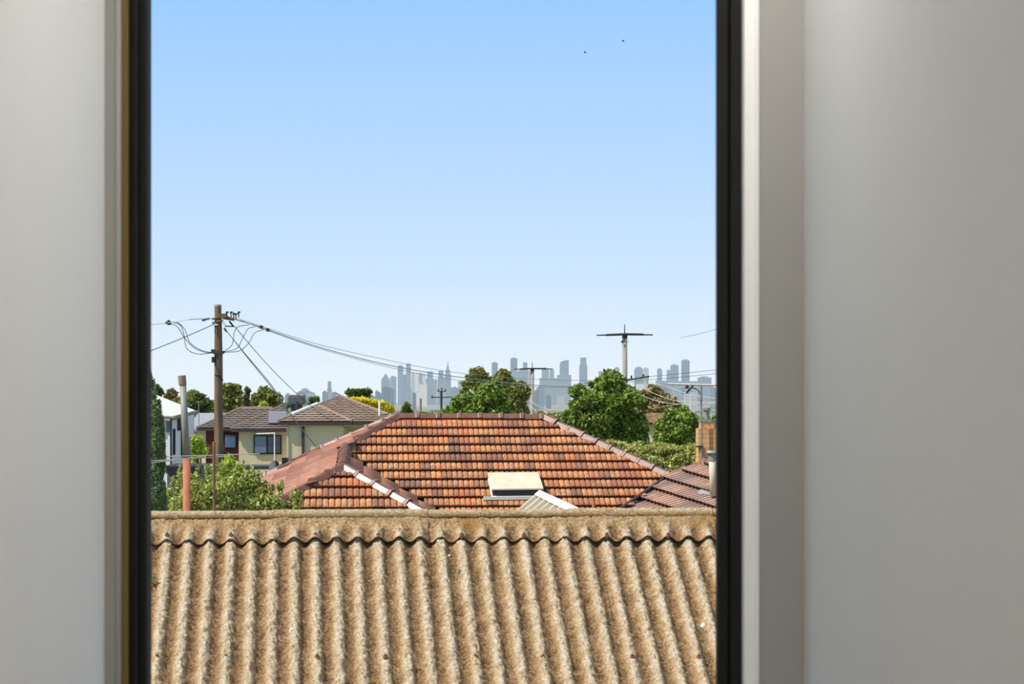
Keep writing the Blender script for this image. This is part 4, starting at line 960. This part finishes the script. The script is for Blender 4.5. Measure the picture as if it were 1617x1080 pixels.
for (x0, x1, y0, y1, Y) in ((272.5, 275.8, 677, 718, 98.4), (279, 285, 660, 680, 99.4)):
    px_box(x0, x1, y0, y1, Y, .25).build('window', M['dark_glass'], wh)
px_box(286.5, 288, 668, 722, 100.2, .3).build('downpipe', M['dark_metal'], wh)
b = MB(); a = P(262, 737, 94); c = P(318, 748, 94); b.bx(a[0], c[0], 94, 97, c[2], a[2]); b.bx(a[0]-.05, c[0]+.1, 93.9, 97.1, a[2]-.02, a[2]+.05); b.build('balcony_beam', M['dark_metal'], wh)
px_box(264, 313, 748, 800, 94.5, 2).build('garage_wall', M['fence'], wh)
# grey roof between the two houses
gh = thing('grey_roofed_house', 'pale grey roof and cream wall between white house and brick wall', 'house', (P(330, 690, 128)[0], 128, gz(128)))
b = MB(); b.prism([P(296, 676.5, 126), P(345, 677, 126), P(365, 652, 131), P(313, 652, 131)], -Z*.15); b.build('roof', M['greyroof'], gh)
px_box(298, 350, 677, 740, 126.6, 6).build('house_wall', M['cream_wall'], gh)
px_box(296, 306, 680, 687, 126.5, .2).build('window', M['blue_glass'], gh)
b = MB(); b.tube([P(314, 653, 126), P(314, 634, 126)], .02, 6); b.tube([P(308, 634.5, 126), P(321, 634, 126)], .015, 5); b.tube([P(314, 653, 126), P(314.3, 676, 126.3)], .02, 6); b.build('aerial', M['galv'], gh)

# ================================================================== CITY SKYLINE, 11 km AWAY
CY = 11400.0
CM = [mat_tower('tower_blue_grey', (92, 112, 134)), mat_tower('tower_dark_glass', (66, 86, 112)), mat_tower('tower_pale_concrete', (176, 176, 174)), mat_tower('tower_mid_grey', (112, 124, 138)), mat_tower('tower_white', (226, 222, 214))]
def tower(label, x0, x1, top, mi, top_kind='flat', dY=0, extra=None, base=640):
    Y = CY+dY; s = Y/F; o = thing('city_tower', label, 'tower', (P((x0+x1)/2, base, Y)[0], Y, gz(Y)), 'towers of the distant skyline')
    a = P(x0, top, Y); c = P(x1, top, Y); d = max(25, c[0]-a[0]); zb = gz(Y)-3; H = a[2]
    def blk(xa, xb, z0, z1, nm, m, dy0=0, dd=None):
        MB().bx(xa, xb, Y+dy0, Y+dy0+(dd or d), z0, z1).build(nm, m, o)
    m = CM[mi]; w = c[0]-a[0]; xm = (a[0]+c[0])/2
    if top_kind == 'flat':
        blk(a[0], c[0], zb, H, 'tower_body', m); blk(a[0]+w*.2, c[0]-w*.25, H, H+5, 'plant_room', CM[3], 6, d-12)
    elif top_kind == 'point':
        blk(a[0], c[0], zb, H-24, 'tower_body', m)
        MB().add([(a[0], Y, H-24), (c[0], Y, H-24), (c[0], Y+d, H-24), (a[0], Y+d, H-24), (xm, Y+d/2, H+8)], [(0, 1, 4), (1, 2, 4), (2, 3, 4), (3, 0, 4), (0, 3, 2, 1)]).build('pointed_roof', CM[1], o)
    elif top_kind == 'spire':
        blk(a[0], c[0], zb, H-32, 'tower_body', m); blk(a[0]+w*.14, c[0]-w*.14, H-32, H-10, 'upper_tier', m, 4, d-8); blk(a[0]+w*.3, c[0]-w*.3, H-10, H+6, 'crown', m, 8, d-16)
        MB().tube([(xm, Y+d/2, H+5), (xm, Y+d/2, H+38)], [3.5, .5], 8).build('spire', CM[1], o)
    elif top_kind == 'step':
        blk(a[0], c[0], zb, H-36, 'tower_body', m); blk(a[0]+w*.13, c[0]-w*.13, H-36, H, 'upper_tier', m, 4, d-8)
    elif top_kind == 'round':
        blk(a[0], c[0], zb, H-w*.5, 'tower_body', m)
        th_ = np.linspace(0, math.pi, 13); pr_ = [(xm+w/2*math.cos(q), Y, H-w*.5+w/2*math.sin(q)) for q in th_]; MB().prism(pr_, (0, d, 0)).build('rounded_top', m, o)
    elif top_kind == 'slant':
        blk(a[0], c[0], zb, H-18, 'tower_body', m); MB().prism([(a[0], Y, H-18), (c[0], Y, H-18), (c[0], Y, H+2), (xm, Y, H), (a[0]+w*.1, Y, H-8)], (0, d, 0)).build('slanted_top', m, o)
    if extra: blk(P(extra[0], 600, Y)[0], P(extra[1], 600, Y)[0], zb, P(600, extra[2], Y)[2], 'low_wing', CM[3], -20)
T = [('hazy tower with pointed roof at the far left end of the main skyline', 602, 615, 592, 0, 'point'),
     ('pale squat tower just right of the pointed one at skyline left', 616, 625.5, 595, 3, 'flat'),
     ('tall slim tower, left one of the twin tall pair at skyline left', 628, 636.6, 578, 0, 'flat'),
     ('lower tower squeezed between the twin tall pair', 636.8, 641, 592, 1, 'flat'),
     ('tallest slim tower, right one of the twin tall pair at skyline left', 641, 648.5, 575, 0, 'flat'),
     ('narrow pale tower immediately right of the twin tall pair', 649.5, 654.5, 589, 2, 'flat'),
     ('pinkish-white tower second to the right of the twin tall pair', 655, 661, 590, 4, 'flat'),
     ('grey tower third to the right of the twin tall pair', 661, 666.8, 590, 3, 'flat'),
     ('narrow white tower left of the broad blue-grey block', 667, 672.5, 591.5, 4, 'flat'),
     ('broad blue-grey block halfway between twin towers and spired tower', 672.8, 685, 586.5, 0, 'step'),
     ('low grey tower in the gap left of the broad-shouldered tower', 685.5, 690, 600, 3, 'flat'),
     ('broad-shouldered tower leaning against the spired tower', 690.8, 701.5, 585.5, 0, 'step'),
     ('stepped tower with a needle spire, the landmark of the left skyline', 702, 712, 581, 0, 'spire'),
     ('low flat-topped tower right of the spired tower, left of centre tree', 723, 738, 602, 3, 'flat'),
     ('dark flat tower rising behind the top of the centre gum tree', 776.5, 786, 573, 1, 'flat'),
     ('very tall dark tower just right of the centre gum tree', 806, 817, 566, 1, 'flat', 0, (803.5, 819.5, 587)),
     ('short tower between the two tall ones right of the gum tree', 818, 826, 585, 3, 'flat'),
     ('tall tower with dark notched top beside the slim crossarm pole', 824.5, 834, 572, 0, 'step'),
     ('narrow tower hidden behind the slim crossarm pole', 834.5, 838, 586, 3, 'flat'),
     ('grey tower right of the slim crossarm pole, left of a pair', 855.5, 867, 582, 3, 'flat', 0, (852, 881, 597)),
     ('narrower tower, right one of the pair past the slim crossarm pole', 868, 875, 584.5, 3, 'flat'),
     ('tall tower with slanted top left of the big leafy tree', 884, 898, 569, 0, 'slant', 0, (880, 902, 592)),
     ('tallest stepped tower directly above the left of the leafy tree', 915, 927.5, 564.5, 0, 'step'),
     ('small stepped tower peeping over the leafy tree', 944.5, 952.6, 586, 3, 'step'),
     ('round-topped tower hidden behind the top of the leafy tree', 970, 978.5, 579.5, 0, 'round'),
     ('round-topped tower just right of the leafy tree and grey pole', 1002, 1015.5, 579, 0, 'round'),
     ('pale squared tower against the right side of the round-topped one', 1015.7, 1024.5, 582, 2, 'flat'),
     ('slim tower standing alone left of the tall pair at skyline right', 1038, 1045.6, 583, 3, 'flat', 0, (1035, 1057, 601)),
     ('shorter tower on the left of the tall pair at skyline right', 1053, 1059, 585, 3, 'flat'),
     ('tall flat tower, left one of the tall pair at skyline right', 1059.2, 1071.6, 577, 0, 'flat', 0, (1054, 1103, 602)),
     ('tallest flat dark tower, right one of the tall pair at skyline right', 1076.5, 1089, 569, 1, 'flat'),
     ('broad tower with small roof mast at the right end of the skyline', 1103, 1123.5, 596, 0, 'flat'),
     ('lone slim tower standing far left of the main skyline', 516.5, 523.5, 602, 1, 'step', 0, (512, 532, 619)),
     ('blocky grey building above the roof cooler far left', 475.6, 487, 614.5, 3, 'flat')]
for i, q in enumerate(T):
    q = list(q); 
    while len(q) < 8: q.append(None)
    tower(q[0], q[1], q[2], q[3], q[4], q[5], (i*137 % 700)-350, q[7])
cr = np.random.default_rng(21)
def low_block(px, w, top, Y, m):
    a = P(px, top, Y); o = thing('city_block', 'low hazy building at the foot of the distant skyline', 'building', (a[0], Y, gz(Y)), 'low blocks at the foot of the skyline')
    wd = w*Y/F; MB().bx(a[0], a[0]+wd, Y, Y+40, gz(Y)-3, a[2]).build('block_body', m, o)
    MB().bx(a[0]+wd*.2, a[0]+wd*.6, Y+8, Y+28, a[2], a[2]+4).build('plant_room', CM[3], o)
for i in range(70):
    px = cr.uniform(598, 1126); low_block(px, cr.uniform(5, 14), cr.uniform(606, 626), CY-700-i*46, CM[int(cr.choice([0, 1, 2, 3, 3, 4]))])
for i in range(26):
    px = cr.uniform(425, 605); low_block(px, cr.uniform(5, 15), cr.uniform(618, 628), CY-700-(i+70)*46, CM[int(cr.choice([0, 2, 3, 3, 4]))])

# two birds high in the sky
for (px, py, lb) in ((984, 65, 'tiny dark bird high in the sky, the upper of two'), (924, 83, 'tiny dark bird high in the sky, the lower of two')):
    c = P(px, py, 180); b = MB()
    b.tube([c-V3(.12, .05, 0), c, c+V3(.12, .05, 0)], [.012, .045, .01], 6)
    b.add([c+V3(-.04, 0, .02), c+V3(.05, 0, .02), c+V3(.02, .28, .07), c+V3(-.05, .26, .07)], [(0, 1, 2, 3)]); b.add([c+V3(-.04, 0, .02), c+V3(.05, 0, .02), c+V3(.02, -.28, .07), c+V3(-.05, -.26, .07)], [(0, 3, 2, 1)])
    tag(b.build('bird', M['black']), lb, 'bird', 'birds in the sky')

# ================================================================== HAZE, SKY, SUN
hz = NT('summer_haze'); hz.n.remove(hz.b)
vs_ = hz.new('ShaderNodeVolumeScatter'); vs_.inputs['Color'].default_value = (.72, .88, 1, 1); vs_.inputs['Density'].default_value = 5.5e-5; vs_.inputs['Anisotropy'].default_value = 0
hz.l(vs_.outputs[0], hz.out.inputs['Volume'])
hb = MB().bx(-5200, 5200, 340, 14500, -70, 340).build('haze', hz.m)
tag(hb, 'thin blue summer haze hanging over the far suburbs and skyline', 'haze', kind='stuff')

wld = bpy.data.worlds.new('sky'); SC.world = wld; wld.use_nodes = True
nt = wld.node_tree; bg = nt.nodes['Background']
tc = nt.nodes.new('ShaderNodeTexCoord'); sx = nt.nodes.new('ShaderNodeSeparateXYZ'); nt.links.new(tc.outputs['Generated'], sx.inputs[0])
rp = nt.nodes.new('ShaderNodeValToRGB'); nt.links.new(sx.outputs['Z'], rp.inputs['Fac']); e = rp.color_ramp
SKY = [(0.0, (.86, .99, 1.16)), (.012, (.82, .96, 1.14)), (.03, (.69, .88, 1.10)), (.06, (.56, .78, 1.07)), (.10, (.46, .70, 1.06)), (.17, (.31, .60, 1.05)), (.40, (.34, .48, .72)), (1.0, (.34, .42, .54))]
while len(e.elements) < len(SKY): e.elements.new(.5)
for el, (p, c) in zip(e.elements, SKY): el.position = p; el.color = (*c, 1)
nt.links.new(rp.outputs['Color'], bg.inputs['Color']); bg.inputs['Strength'].default_value = 1.0

sun = bpy.data.lights.new('sun', 'SUN'); sun.energy = 5.4; sun.angle = math.radians(.53); sun.color = (1, .95, .86)
so = link(bpy.data.objects.new('sun', sun))
az, el_ = math.radians(67), math.radians(50)
sd = Vector((-math.sin(az)*math.cos(el_), -math.cos(az)*math.cos(el_), math.sin(el_)))
so.rotation_euler = sd.to_track_quat('Z', 'Y').to_euler(); so.location = (-10, -10, 30)

cam = bpy.data.cameras.new('camera'); co_ = link(bpy.data.objects.new('camera', cam)); SC.camera = co_
co_.location = (0, 0, EYE); co_.rotation_euler = (math.pi/2, 0, 0)
cam.sensor_width = 36; cam.lens = F/1617*36; cam.shift_y = (HY-540)/1617; cam.shift_x = 0
cam.clip_start = .05; cam.clip_end = 30000
cam.dof.use_dof = True; cam.dof.focus_distance = 45; cam.dof.aperture_fstop = 14
vs = SC.view_settings; vs.view_transform = 'Standard'; vs.look = 'None'; vs.exposure = 0; vs.gamma = 1; vs.use_curve_mapping = False
SC.cycles.max_bounces = 8; SC.cycles.diffuse_bounces = 4; SC.cycles.volume_bounces = 1; SC.cycles.use_denoising = True
SC.cycles.caustics_reflective = False; SC.cycles.caustics_refractive = False
